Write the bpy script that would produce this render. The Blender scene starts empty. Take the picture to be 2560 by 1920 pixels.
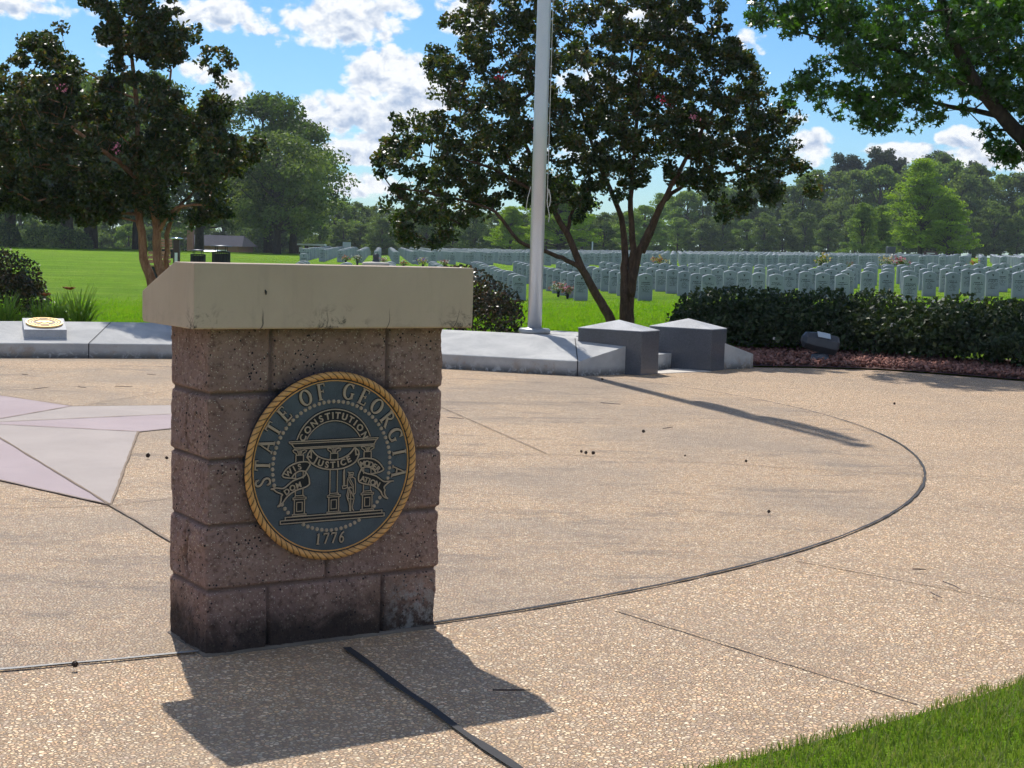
import bpy, math, random
import numpy as np
from mathutils import Vector, Matrix, noise as mnoise
S=bpy.context.scene
# ---------------------------------------------------------------- camera
FPX=1538.0; PITCH=math.radians(5.07); ROLL=math.radians(1.63); CH=1.286
cp,sp=math.cos(PITCH),math.sin(PITCH)
FW=np.array([0,cp,-sp]); _U=np.array([0,sp,cp]); _R=np.array([1.0,0,0])
RT=math.cos(ROLL)*_R+math.sin(ROLL)*_U; UPV=-math.sin(ROLL)*_R+math.cos(ROLL)*_U
HAZE=.00026
CP=np.array([0,0,CH])
cd=bpy.data.cameras.new('camera'); cam=bpy.data.objects.new('camera',cd); S.collection.objects.link(cam)
cd.sensor_width=36; cd.lens=36*FPX/1024; cd.clip_start=0.05; cd.clip_end=6000
M=Matrix(((RT[0],UPV[0],-FW[0],CP[0]),(RT[1],UPV[1],-FW[1],CP[1]),(RT[2],UPV[2],-FW[2],CP[2]),(0,0,0,1)))
cam.matrix_world=M; S.camera=cam
S.render.resolution_x=1024; S.render.resolution_y=768
S.render.engine='CYCLES'
S.view_settings.view_transform='Standard'; S.view_settings.look='None'; S.view_settings.gamma=1
S.view_settings.exposure=0.4
S.cycles.max_bounces=6; S.cycles.diffuse_bounces=2; S.cycles.glossy_bounces=2; S.cycles.transmission_bounces=3; S.cycles.volume_bounces=0; S.cycles.transparent_max_bounces=4; S.cycles.use_adaptive_sampling=True; S.cycles.adaptive_threshold=0.03
def ray(x,y):   # a sight line of the photograph (x,y in a 2212 px wide copy) as a direction
    u=(x*1.1573-1280)/2.5/FPX; v=-(y*1.1573-960)/2.5/FPX
    return FW+u*RT+v*UPV
def at(x,y,Y):  # the point of that sight line at distance Y
    d=ray(x,y); return CP+d*Y/d[1]
def onz(x,y,z):
    d=ray(x,y); return CP+d*(z-CH)/d[2]
# ---------------------------------------------------------------- sun and sky
SUN_EL=math.radians(52); SUN_AZ=math.radians(-17.7)   # azimuth from +Y towards +X
sd=Vector((math.sin(SUN_AZ)*math.cos(SUN_EL),math.cos(SUN_AZ)*math.cos(SUN_EL),math.sin(SUN_EL)))
sl=bpy.data.lights.new('sun','SUN'); sl.energy=4.0; sl.angle=math.radians(0.53); sl.color=(1.0,0.95,0.88)
so=bpy.data.objects.new('sun',sl); S.collection.objects.link(so); so.location=(0,0,30)
so.rotation_euler=sd.to_track_quat('Z','Y').to_euler()
W=bpy.data.worlds.new('World'); S.world=W; W.use_nodes=True
nt=W.node_tree; nt.nodes.clear(); W.cycles.sampling_method='MANUAL'; W.cycles.sample_map_resolution=256
class NG:
    def __init__(s,t): s.t=t
    def n(s,k,**kw):
        o=s.t.nodes.new(k)
        for a,b in kw.items():
            if a=='inp':
                for i,v in b.items(): s.set(o,i,v)
            else: setattr(o,a,b)
        return o
    def set(s,o,i,v):
        if isinstance(v,bpy.types.NodeSocket): s.t.links.new(v,o.inputs[i])
        elif isinstance(v,bpy.types.Node): s.t.links.new(v.outputs[0],o.inputs[i])
        else:
            k=o.inputs[i]
            if k.type=='RGBA' and len(v)==3: v=(*v,1)
            k.default_value=v
    def m(s,op,a,b=None,c=None,clamp=False):
        o=s.t.nodes.new('ShaderNodeMath'); o.operation=op; o.use_clamp=clamp
        for i,v in enumerate((a,b,c)):
            if v is not None: s.set(o,i,v)
        return o.outputs[0]
    def mix(s,f,a,b,mode='MIX'):
        o=s.t.nodes.new('ShaderNodeMix'); o.data_type='RGBA'; o.blend_type=mode
        s.set(o,0,f); s.set(o,6,a); s.set(o,7,b); return o.outputs[2]
    def ramp(s,f,stops,interp='LINEAR'):
        o=s.t.nodes.new('ShaderNodeValToRGB'); s.set(o,0,f); e=o.color_ramp; e.interpolation=interp
        while len(e.elements)<len(stops): e.elements.new(0.5)
        for k,(p,c) in zip(e.elements,stops): k.position=p; k.color=(*c,1) if len(c)==3 else c
        return o.outputs[0]
    def noise(s,vec,scale,detail=4,rough=.5,dist=0):
        o=s.t.nodes.new('ShaderNodeTexNoise'); s.set(o,'Vector',vec) if vec is not None else None
        o.inputs['Scale'].default_value=scale; o.inputs['Detail'].default_value=detail
        o.inputs['Roughness'].default_value=rough; o.inputs['Distortion'].default_value=dist
        return o.outputs[0]
    def step(s,v,a,b):
        o=s.t.nodes.new('ShaderNodeMapRange'); o.interpolation_type='SMOOTHSTEP'; s.set(o,0,v)
        o.inputs[1].default_value=a; o.inputs[2].default_value=b; return o.outputs[0]
g=NG(nt)
sky=g.n('ShaderNodeTexSky',sky_type='NISHITA',sun_disc=False,sun_elevation=SUN_EL,sun_rotation=SUN_AZ,air_density=1.0,dust_density=0.35,ozone_density=2.2)
tc=g.n('ShaderNodeTexCoord'); sx=g.n('ShaderNodeSeparateXYZ',inp={0:tc.outputs['Generated']})
az=g.m('ARCTAN2',sx.outputs[0],sx.outputs[1])
hl=g.m('SQRT',g.m('ADD',g.m('MULTIPLY',sx.outputs[0],sx.outputs[0]),g.m('MULTIPLY',sx.outputs[1],sx.outputs[1])))
el=g.m('DIVIDE',sx.outputs[2],g.m('MAXIMUM',hl,0.05))
cv=g.n('ShaderNodeCombineXYZ',inp={0:az,1:g.m('MULTIPLY',el,1.35)}).outputs[0]
n0=g.noise(cv,26,2,.5); n1=g.noise(cv,62,6,.62,.25); n2=g.noise(cv,210,3,.6)
cvo=g.n('ShaderNodeVectorMath',operation='ADD',inp={0:cv}); cvo.inputs[1].default_value=(.0015,.0052,0); n1o=g.noise(cvo.outputs[0],62,3,.60,.25)
vor=g.n('ShaderNodeTexVoronoi',voronoi_dimensions='2D',inp={'Vector':cv,'Scale':95.0,'Randomness':1.0}).outputs[0]
BL=[(50,5,170,34,.8),(450,25,130,46,.95),(560,60,60,22,.6),(740,45,140,66,1.1),(860,10,70,38,.9),(640,85,80,22,.6),
    (835,165,105,72,1.25),(905,200,95,65,1.15),(725,245,95,50,1.1),(830,250,130,56,1.1),(760,325,105,34,1.0),(800,300,80,30,.9),(785,405,95,32,1.0),
    (505,190,48,42,.9),(425,150,45,46,.8),(1010,30,75,60,.85),(1400,40,120,50,.7),(1250,170,140,60,.6),(1750,320,70,44,.85),
    (1690,250,60,30,.6),(1955,330,85,28,1.0),(2085,300,60,30,1.0),(2150,335,120,36,1.0),(2040,80,150,50,.6),(1610,95,50,40,.6),
    (1560,300,120,50,.6),(1200,330,160,50,.5),(250,90,60,40,.5),(1830,-40,120,30,.7)]
dens=None; vert=None
for (x,y,rx,ry,a) in BL:
    d=ray(x,y); ca=math.atan2(d[0],d[1]); ce=d[2]/math.hypot(d[0],d[1])
    rx/=3322.0; ry/=3322.0
    u=g.m('MULTIPLY',g.m('SUBTRACT',az,ca),1/rx); v=g.m('MULTIPLY',g.m('SUBTRACT',el,ce),1/ry)
    q=g.m('MULTIPLY_ADD',v,v,g.m('MULTIPLY',u,u))
    r=g.m('MULTIPLY',g.m('MAXIMUM',g.m('SUBTRACT',1.0,g.m('MULTIPLY',q,.72)),0),a)
    vv=g.m('MULTIPLY',g.m('MULTIPLY',v,r),.5)
    dens=r if dens is None else g.m('MAXIMUM',dens,r)
    vert=vv if vert is None else g.m('ADD',vert,vv)
# extra white clouds out of view, added to make the fill light less blue
gen=g.m('MULTIPLY',g.step(g.noise(cv,2.6,3),.45,.60),g.step(g.m('ABSOLUTE',az),.42,.7))
dens=g.m('MAXIMUM',dens,gen)
body=g.m('ADD',dens,g.m('MULTIPLY',g.m('SUBTRACT',n1,.5),1.5)); body=g.m('ADD',body,g.m('MULTIPLY',g.m('SUBTRACT',n0,.5),.9))
body=g.m('ADD',body,g.m('MULTIPLY',g.m('SUBTRACT',.45,vor),.45))
body=g.m('ADD',body,g.m('MULTIPLY',g.m('SUBTRACT',n2,.5),.35))
cm=g.m('MULTIPLY',g.step(body,.34,.76),g.step(dens,.0,.25))
core=g.m('MULTIPLY',g.step(body,.55,1.1),g.step(g.m('SUBTRACT',g.m('MULTIPLY',g.m('SUBTRACT',n1,.5),1.2),vert),-.25,.45))
rel=g.m('MULTIPLY',g.m('SUBTRACT',n1,n1o),4.0)
core=g.m('ADD',g.m('MULTIPLY',core,.95),g.m('MULTIPLY',rel,-1.0),clamp=True)
ccol=g.mix(core,(7.7,7.85,8.0),(3.3,4.15,5.6))
ccol=g.mix(g.m('MULTIPLY',g.step(n2,.4,.7),.2),ccol,(5.4,6.1,7.2))
hs=g.n('ShaderNodeHueSaturation',inp={'Saturation':1.15,'Value':1.0,'Color':sky.outputs[0]})
skyc=g.mix(1.0,hs.outputs[0],(.48,.71,.94),'MULTIPLY')
col=g.mix(cm,skyc,ccol)
bg=g.n('ShaderNodeBackground',inp={0:col,1:0.1}); wo=g.n('ShaderNodeOutputWorld',inp={0:bg.outputs[0]})
# ---------------------------------------------------------------- materials
MT={}
def mat(name,fn,**kw):
    if name in MT: return MT[name]
    m=bpy.data.materials.new(name); m.use_nodes=True; t=m.node_tree; t.nodes.clear(); g=NG(t)
    out=g.n('ShaderNodeOutputMaterial'); sh=fn(g,**kw); t.links.new(sh,out.inputs[0]); MT[name]=m; return m
def P(g,col,rough=.7,spec=.3,metal=0,normal=None,sub=0):
    b=g.n('ShaderNodeBsdfPrincipled'); g.set(b,'Base Color',col); g.set(b,'Roughness',rough); g.set(b,'Metallic',metal)
    g.set(b,'Specular IOR Level',spec)
    if normal is not None: g.set(b,'Normal',normal)
    return b.outputs[0]
def bump(g,h,strength=.5,dist=.01,nrm=None):
    b=g.n('ShaderNodeBump'); g.set(b,'Height',h); b.inputs['Strength'].default_value=strength; b.inputs['Distance'].default_value=dist
    if nrm is not None: g.set(b,'Normal',nrm)
    return b.outputs[0]
def oc(g): return g.n('ShaderNodeTexCoord').outputs['Object']
def wp(g): return g.n('ShaderNodeNewGeometry').outputs['Position']
def vscale(g,v,s):
    o=g.n('ShaderNodeMapping'); g.set(o,'Vector',v); o.inputs['Scale'].default_value=s; return o.outputs[0]
def attr(g,name): return g.n('ShaderNodeAttribute',attribute_name=name).outputs['Fac']
def paving(g,dark=0.0,lite=1.0):
    p=wp(g)
    v=g.n('ShaderNodeTexVoronoi',inp={'Vector':p,'Scale':82.0,'Randomness':1.0})
    ve=g.n('ShaderNodeTexVoronoi',feature='DISTANCE_TO_EDGE',inp={'Vector':p,'Scale':82.0,'Randomness':1.0})
    v2=g.n('ShaderNodeTexVoronoi',inp={'Vector':p,'Scale':190.0})
    sc=g.n('ShaderNodeSeparateColor',inp={0:v.outputs['Color']})
    c=g.ramp(sc.outputs[0],[(0,(.62,.44,.27)),(.2,(.74,.58,.40)),(.38,(.50,.35,.235)),(.52,(.80,.70,.56)),(.68,(.60,.40,.27)),(.80,(.42,.33,.28)),(.9,(.72,.60,.46)),(1,(.34,.27,.23))],'CONSTANT')
    c=g.mix(g.m('MULTIPLY',sc.outputs[1],.35),c,(.58,.44,.35))
    lum=g.m('MULTIPLY_ADD',sc.outputs[2],.5,.68); cl=g.n('ShaderNodeCombineXYZ',inp={0:lum,1:lum,2:lum}).outputs[0]; c=g.mix(1.0,c,cl,'MULTIPLY')
    e=g.step(ve.outputs[0],.03,.20)
    mort=g.mix(g.m('MULTIPLY',v2.outputs[0],1.3),(.16,.115,.08),(.32,.24,.18))
    c=g.mix(g.m('MULTIPLY_ADD',e,.9,.1),mort,c)
    c=g.mix(1.0,c,(lite*1.22,lite*1.13,lite*.96),'MULTIPLY')
    big=g.noise(p,.55,5,.62,.4); st=g.noise(vscale(g,p,(.45,1.6,1)),2.1,6,.72,.5)
    mid=g.noise(p,6.0,4,.6)
    c=g.mix(g.m('MULTIPLY',g.step(big,.38,.62),.26+dark*.75),c,(.285,.235,.185))
    c=g.mix(g.m('MULTIPLY',g.m('MULTIPLY',g.step(st,.50,.66),g.step(mid,.36,.54)),.18+dark*.8),c,(.12,.105,.095))
    c=g.mix(g.m('MULTIPLY',g.step(mid,.45,.75),.14),c,(.78,.60,.43))
    return P(g,c,.72,.25,normal=bump(g,g.m('MULTIPLY',e,1),.9,.006))
def smoothconc(g,c1,c2):
    p=wp(g); n=g.noise(p,1.3,6,.65,.4); n2=g.noise(p,160,2); n3=g.noise(vscale(g,p,(1,2.4,1)),2.6,5,.6)
    c=g.mix(g.step(n,.3,.7),c1,c2); c=g.mix(g.m('MULTIPLY',n2,.5),c,tuple(x*.72 for x in c1))
    c=g.mix(g.m('MULTIPLY',g.step(n3,.56,.75),.3),c,(.22,.21,.22))
    return P(g,c,.75,.25,normal=bump(g,n2,.25,.003))
def conc(g,c1,c2,st=(.10,.095,.09),stn=.35,sc=3.0,rough=.85):
    p=wp(g); n=g.noise(p,sc,7,.65,.3); n2=g.noise(p,55,4,.6); n3=g.noise(vscale(g,p,(1,1,2.5)),5.5,6,.7,.6)
    v=g.n('ShaderNodeTexVoronoi',inp={'Vector':p,'Scale':60.0})
    c=g.mix(g.step(n,.25,.75),c1,c2); c=g.mix(g.m('MULTIPLY',g.step(n3,.55,.8),stn),c,st)
    c=g.mix(g.m('MULTIPLY',g.step(v.outputs[0],.12,.04),.5),c,tuple(x*.4 for x in c1))
    h=g.m('MULTIPLY_ADD',n2,.6,n)
    return P(g,c,rough,.2,normal=bump(g,h,.35,.008))
def slabm(g):      # broom-finished concrete; rusty and dark dirt along the foot of the vertical face
    p=wp(g); s=g.n('ShaderNodeSeparateXYZ',inp={0:p}); n=g.noise(p,2.2,7,.66,.4); n2=g.noise(vscale(g,p,(2,9,9)),12,5,.65); n4=g.noise(p,14,6,.7,.8)
    c=g.mix(g.step(n,.25,.75),(.36,.36,.355),(.53,.525,.50)); c=g.mix(g.m('MULTIPLY',g.step(n2,.48,.7),.28),c,(.33,.34,.34))
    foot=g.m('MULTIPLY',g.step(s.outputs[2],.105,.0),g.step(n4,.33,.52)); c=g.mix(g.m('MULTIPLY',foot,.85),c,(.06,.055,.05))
    rust=g.m('MULTIPLY',g.step(s.outputs[2],.17,.10),g.step(g.noise(p,3.1,5,.7),.52,.66)); c=g.mix(g.m('MULTIPLY',rust,.45),c,(.30,.20,.11))
    return P(g,c,.85,.2,normal=bump(g,g.m('ADD',n2,g.m('MULTIPLY',n4,.5)),.5,.012))
def granite(g,ro=.2,a=(.062,.068,.082),b=(.125,.135,.155)):
    p=wp(g); v=g.n('ShaderNodeTexVoronoi',inp={'Vector':p,'Scale':230.0}); n=g.noise(p,90,4,.6); w=g.noise(p,2.5,5,.6)
    sc=g.n('ShaderNodeSeparateColor',inp={0:v.outputs['Color']})
    c=g.mix(sc.outputs[0],a,b); c=g.mix(g.m('MULTIPLY',g.step(n,.58,.7),.6),c,(.20,.20,.21)); c=g.mix(g.m('MULTIPLY',g.step(w,.45,.7),.3),c,(.06,.062,.068))
    return P(g,c,ro,.5)
def block(g):
    p=oc(g); s=g.n('ShaderNodeSeparateXYZ',inp={0:p}); x,y,z=s.outputs
    n=g.noise(p,9,6,.65,.3); n2=g.noise(p,60,4,.6); big=g.noise(p,2.6,5,.6)
    c=g.mix(g.step(n,.3,.7),(.235,.148,.125),(.335,.22,.185)); c=g.mix(g.m('MULTIPLY',g.step(big,.45,.68),.4),c,(.30,.19,.125))
    c=g.mix(g.m('MULTIPLY',g.step(n2,.5,.68),.75),c,(.12,.072,.056))
    v=g.n('ShaderNodeTexVoronoi',inp={'Vector':p,'Scale':92.0,'Randomness':1.0}); sc=g.n('ShaderNodeSeparateColor',inp={0:v.outputs['Color']})
    rad=g.step(v.outputs[0],.40,.26)
    c=g.mix(g.m('MULTIPLY',rad,g.step(sc.outputs[0],.80,.82)),c,(.42,.32,.25))
    c=g.mix(g.m('MULTIPLY',rad,g.step(sc.outputs[1],.84,.86)),c,(.022,.020,.024))
    v3=g.n('ShaderNodeTexVoronoi',inp={'Vector':p,'Scale':210.0}); s3=g.n('ShaderNodeSeparateColor',inp={0:v3.outputs['Color']})
    c=g.mix(g.m('MULTIPLY',g.step(v3.outputs[0],.42,.3),g.step(s3.outputs[0],.88,.90)),c,(.55,.46,.38))
    c=g.mix(g.m('MULTIPLY',attr(g,'joint'),.85),c,(.19,.125,.105))
    # weathering: black algae at the foot, pale bloom low at the right, dark runs above the seal
    dn=g.noise(p,7,6,.7,.6); foot=g.m('MULTIPLY',g.step(g.m('ADD',z,g.m('MULTIPLY',dn,-.30)),.04,-.13),.9)
    c=g.mix(foot,c,(.020,.018,.017))
    bl=g.m('MULTIPLY',g.m('MULTIPLY',g.step(x,.60,.68),g.step(z,.21,.12)),g.step(g.noise(p,26,6,.75),.44,.6)); c=g.mix(g.m('MULTIPLY',bl,.55),c,(.34,.345,.33))
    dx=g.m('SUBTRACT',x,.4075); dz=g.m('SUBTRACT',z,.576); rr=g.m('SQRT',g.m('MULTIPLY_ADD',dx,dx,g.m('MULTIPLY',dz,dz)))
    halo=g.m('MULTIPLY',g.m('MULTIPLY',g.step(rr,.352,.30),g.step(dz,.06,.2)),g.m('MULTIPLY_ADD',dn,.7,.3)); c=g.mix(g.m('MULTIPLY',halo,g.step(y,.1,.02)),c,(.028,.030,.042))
    run=g.m('MULTIPLY',g.step(z,.975,1.02),g.step(dn,.35,.6)); c=g.mix(g.m('MULTIPLY',run,.6),c,(.10,.075,.062))
    h=g.m('ADD',g.m('MULTIPLY',n2,.8),g.m('MULTIPLY',n,.6)); h=g.m('ADD',h,g.m('MULTIPLY',v3.outputs[0],.35))
    return P(g,c,.88,.15,normal=bump(g,h,1.0,.008))
def capm(g):
    p=oc(g); s=g.n('ShaderNodeSeparateXYZ',inp={0:p}); x,y,z=s.outputs
    n=g.noise(p,3.5,6,.6,.3); n2=g.noise(p,120,3,.6); sm=g.noise(p,19,7,.78,.7); vr=g.noise(vscale(g,p,(14,14,2)),1.6,5,.6)
    c=g.mix(g.step(n,.3,.7),(.485,.365,.265),(.54,.415,.305)); c=g.mix(g.m('MULTIPLY',g.step(vr,.5,.7),.22),c,(.34,.265,.20))
    low=g.step(z,1.115,1.02)
    where=g.m('MAXIMUM',g.m('MAXIMUM',g.m('MULTIPLY',g.step(x,.28,.36),g.step(x,.52,.45)),g.step(x,.70,.88)),g.m('MULTIPLY',g.step(x,.03,-.06),g.step(y,.02,-.06)))
    st=g.m('MULTIPLY',g.m('MULTIPLY',low,g.step(sm,.5,.62)),g.m('MULTIPLY_ADD',where,.8,.10)); c=g.mix(st,c,(.035,.035,.033))
    w=g.n('ShaderNodeTexWave',wave_type='BANDS',bands_direction='X',inp={'Vector':p,'Scale':1.35,'Distortion':2.2,'Detail':3.0,'Detail Scale':3.0})
    cr=g.m('MULTIPLY',g.step(w.outputs[1],.9992,.99985),g.step(z,1.09,1.04)); c=g.mix(g.m('MULTIPLY',cr,.75),c,(.05,.045,.04))
    tp=g.m('MULTIPLY',g.step(z,1.208,1.2165),.35); c=g.mix(tp,c,(.22,.20,.17))
    return P(g,c,.8,.2,normal=bump(g,g.m('ADD',n2,sm),.12,.004))
def patina(g):
    p=oc(g); n=g.noise(p,190,3,.7); b=g.noise(p,7,5,.65)
    c=g.mix(g.step(b,.3,.7),(.045,.057,.068),(.078,.098,.114)); c=g.mix(g.m('MULTIPLY',g.step(n,.55,.75),.4),c,(.13,.17,.20))
    c=g.mix(g.m('MULTIPLY',attr(g,'edge'),.9),c,(.02,.022,.028))
    return P(g,c,.6,.45,metal=.15,normal=bump(g,n,.7,.003))
def gold(g,base=(.72,.37,.12)):
    p=oc(g); n=g.noise(p,40,5,.7); c=g.mix(g.step(n,.35,.7),base,tuple(x*.72 for x in base)); c=g.mix(g.m('MULTIPLY',attr(g,'groove'),.92),c,(.05,.025,.012))
    return P(g,c,.5,.5,metal=.2,normal=bump(g,n,.15,.002))
def bronze(g): 
    n=g.noise(oc(g),60,4,.6); return P(g,g.mix(n,(.35,.26,.18),(.47,.36,.255)),.55,.4,metal=.05)
def lawn(g):
    p=wp(g); a=g.noise(p,.33,6,.65,.5); b=g.noise(vscale(g,p,(1,.35,1)),5,6,.72); c0=g.noise(p,60,3,.7); d=g.noise(vscale(g,p,(.25,1.0,1)),1.5,5,.65)
    c=g.mix(g.step(a,.32,.68),(.145,.30,.008),(.215,.39,.010)); c=g.mix(g.m('MULTIPLY',g.step(b,.46,.66),.5),c,(.105,.20,.012))
    c=g.mix(g.m('MULTIPLY',g.step(c0,.42,.7),.6),c,(.07,.135,.012)); c=g.mix(g.m('MULTIPLY',g.step(d,.46,.64),.5),c,(.30,.39,.05)); c=g.mix(g.m('MULTIPLY',g.step(g.noise(vscale(g,p,(.12,.6,1)),1.1,4,.6),.48,.6),.3),c,(.075,.20,.012))
    return P(g,c,.9,.05,normal=bump(g,g.m('ADD',c0,b),1.0,.06))
def leafm(g,cols,trans=.35,rough=.42,spec=.5,tl=(1.5,1.5,.6)):
    r=attr(g,'rnd'); n=len(cols); c=g.ramp(r,[(i/(n-1),k) for i,k in enumerate(cols)])
    pr=P(g,c,rough,spec); t=g.n('ShaderNodeBsdfTranslucent'); g.set(t,0,g.mix(1.0,c,tl,'MULTIPLY'))
    m=g.n('ShaderNodeMixShader',inp={0:trans,1:pr,2:t.outputs[0]}); return m.outputs[0]
def bark(g,a,b,sc=6):
    p=wp(g); n=g.noise(vscale(g,p,(1,1,.25)),sc*4,6,.7,.6); n2=g.noise(p,sc,4,.6)
    c=g.mix(g.step(n,.35,.65),a,b); c=g.mix(g.m('MULTIPLY',g.step(n2,.5,.7),.4),c,tuple(x*1.5 for x in b)); return P(g,c,.85,.15,normal=bump(g,n,.7,.02))
def flat(g,c,rough=.6,spec=.3,metal=0,var=.25,sc=14):
    n=g.noise(oc(g),sc,5,.6); return P(g,g.mix(n,tuple(x*(1-var) for x in c),tuple(min(1,x*(1+var)) for x in c)),rough,spec,metal)
def marble(g):
    p=wp(g); n=g.noise(p,1.3,3,.6); n2=g.noise(vscale(g,p,(6,6,1.2)),3,5,.7); s=g.n('ShaderNodeSeparateXYZ',inp={0:oc(g)})
    oi=g.n('ShaderNodeObjectInfo').outputs['Random']
    c=g.mix(g.step(n,.3,.7),(.245,.275,.325),(.345,.375,.42)); c=g.mix(g.m('MULTIPLY',g.step(n2,.5,.75),.3),c,(.30,.35,.37))
    c=g.mix(g.m('MULTIPLY',oi,.22),c,(.33,.38,.40)); c=g.mix(g.m('MULTIPLY',g.step(s.outputs[2],.10,.0),.45),c,(.17,.21,.21))
    return P(g,c,.6,.3)
mat('paving',paving); mat('paving_disc',paving,dark=.38,lite=.95)
mat('mauve',smoothconc,c1=(.335,.262,.265),c2=(.40,.32,.32)); mat('pale',smoothconc,c1=(.335,.285,.255),c2=(.405,.345,.31))
mat('joint',flat,c=(.035,.034,.036),rough=.8,sc=30); mat('joint_pale',flat,c=(.30,.285,.26),sc=40); mat('seam',flat,c=(.23,.17,.12),rough=.9,sc=30)
mat('slab',slabm); mat('granite',granite); mat('granite_top',granite,ro=.7,a=(.33,.34,.355),b=(.46,.47,.48)); mat('block',block); mat('cap',capm)
mat('patina',patina); mat('gold',gold); mat('bronze',bronze); mat('lawn',lawn); mat('marble',marble)
mat('mulchbed',flat,c=(.085,.045,.035),rough=.95,sc=40)
mat('chips',leafm,cols=[(.20,.085,.065),(.31,.155,.12),(.13,.06,.05),(.38,.22,.18)],trans=0,rough=.9,spec=.1)
mat('verge_blade',leafm,cols=[(.08,.13,.02),(.13,.20,.03),(.19,.26,.045),(.33,.31,.15),(.11,.18,.025)],trans=.35,rough=.6,spec=.2,tl=(1.2,1.3,.5))
mat('blade',leafm,cols=[(.13,.26,.008),(.18,.34,.010),(.23,.39,.014),(.26,.35,.04),(.15,.29,.008)],trans=.4,rough=.6,spec=.2,tl=(1.3,1.5,.5))
mat('crape_leaf',leafm,cols=[(.010,.018,.008),(.018,.032,.011),(.030,.052,.016),(.050,.075,.020),(.075,.09,.026),(.10,.065,.028),(.024,.042,.014)],tl=(1.9,2.0,.7),trans=.36,rough=.40,spec=.5)
mat('gum_leaf',leafm,cols=[(.022,.05,.014),(.04,.09,.018),(.065,.14,.022),(.03,.07,.016)],trans=.36,rough=.38,spec=.5,tl=(1.7,2.1,.5))
mat('azalea_leaf',leafm,cols=[(.018,.034,.015),(.030,.055,.020),(.05,.08,.025),(.022,.04,.018),(.10,.12,.05)],trans=.18,rough=.5,spec=.3)
mat('pitto_leaf',leafm,cols=[(.018,.025,.010),(.035,.042,.014),(.08,.07,.025),(.16,.085,.04),(.025,.035,.012)],trans=.12,rough=.4,spec=.5)
mat('oak_leaf',leafm,cols=[(.02,.038,.010),(.05,.09,.018),(.09,.15,.028),(.14,.21,.04)],trans=.35,rough=.6,spec=.2)
mat('oak_pale',leafm,cols=[(.04,.065,.022),(.085,.13,.038),(.15,.21,.055),(.21,.28,.08)],trans=.35,rough=.6,spec=.2)
mat('forest_leaf',leafm,cols=[(.035,.06,.028),(.08,.125,.05),(.13,.19,.07),(.20,.27,.10)],trans=.42,rough=.7,spec=.1)
mat('forest_lite',leafm,cols=[(.05,.09,.03),(.11,.18,.055),(.17,.26,.07),(.25,.33,.10)],trans=.42,rough=.7,spec=.1)
mat('pine_leaf',leafm,cols=[(.045,.065,.042),(.06,.085,.05),(.08,.105,.06)],trans=.2,rough=.7,spec=.1)
mat('cypress_leaf',leafm,cols=[(.11,.18,.02),(.18,.29,.035),(.26,.37,.05),(.14,.23,.03)],trans=.42,rough=.7,spec=.1)
mat('lily_leaf',leafm,cols=[(.14,.26,.03),(.22,.36,.05),(.32,.42,.08)],trans=.4,rough=.5)
mat('petal_orange',flat,c=(.65,.16,.05)); mat('petal_red',flat,c=(.60,.03,.07)); mat('petal_pink',flat,c=(.75,.25,.35)); mat('petal_yellow',flat,c=(.75,.50,.10)); mat('petal_white',flat,c=(.8,.75,.7)); mat('petal_brown',flat,c=(.28,.12,.08)); mat('petal_violet',flat,c=(.35,.15,.6))
mat('bark_crape',bark,a=(.24,.115,.06),b=(.44,.24,.135)); mat('bark_dark',bark,a=(.075,.045,.033),b=(.15,.088,.06)); mat('bark_oak',bark,a=(.045,.038,.032),b=(.09,.075,.062),sc=3)
mat('pole',flat,c=(.62,.63,.66),rough=.38,spec=.5,metal=.4,var=.06,sc=3); mat('pole_base',flat,c=(.34,.35,.36),rough=.45,metal=.5,var=.1)
mat('rope',flat,c=(.62,.60,.53)); mat('black_metal',flat,c=(.012,.012,.014),rough=.4); mat('bronze_metal',flat,c=(.075,.08,.09),rough=.45,metal=.3); mat('brown_metal',flat,c=(.07,.035,.03),rough=.5)
mat('inscr',flat,c=(.02,.026,.03),rough=.8,var=.3); mat('roof',flat,rough=.97,spec=0,c=(.075,.075,.085),var=.25,sc=3); mat('brick',flat,c=(.28,.13,.10),sc=6); mat('white_paint',flat,c=(.8,.8,.78),var=.05); mat('chrome',flat,c=(.7,.7,.7),rough=.15,metal=1)
mat('patina_and_shadow',flat,c=(.014,.014,.016),rough=.6); mat('darkglass',flat,c=(.02,.025,.03),rough=.1,spec=.8); mat('lens',flat,c=(.50,.56,.60),rough=.12,spec=.9,var=.1); mat('carred',flat,c=(.42,.06,.06),rough=.25,spec=.6,var=.1); mat('carwhite',flat,c=(.7,.7,.7),rough=.25,spec=.6,var=.1); mat('tyre',flat,c=(.02,.02,.02))
mat('seedball',flat,c=(.045,.028,.02)); mat('twig',flat,c=(.08,.05,.04)); mat('wood',flat,c=(.42,.22,.12)); mat('redstone',flat,c=(.45,.28,.22)); mat('palestone',conc,c1=(.5,.46,.40),c2=(.62,.57,.5))
mat('flag_red',flat,c=(.45,.03,.04)); mat('flag_blue',flat,c=(.02,.03,.15)); mat('asphalt',flat,c=(.06,.06,.062),sc=2)
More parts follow.
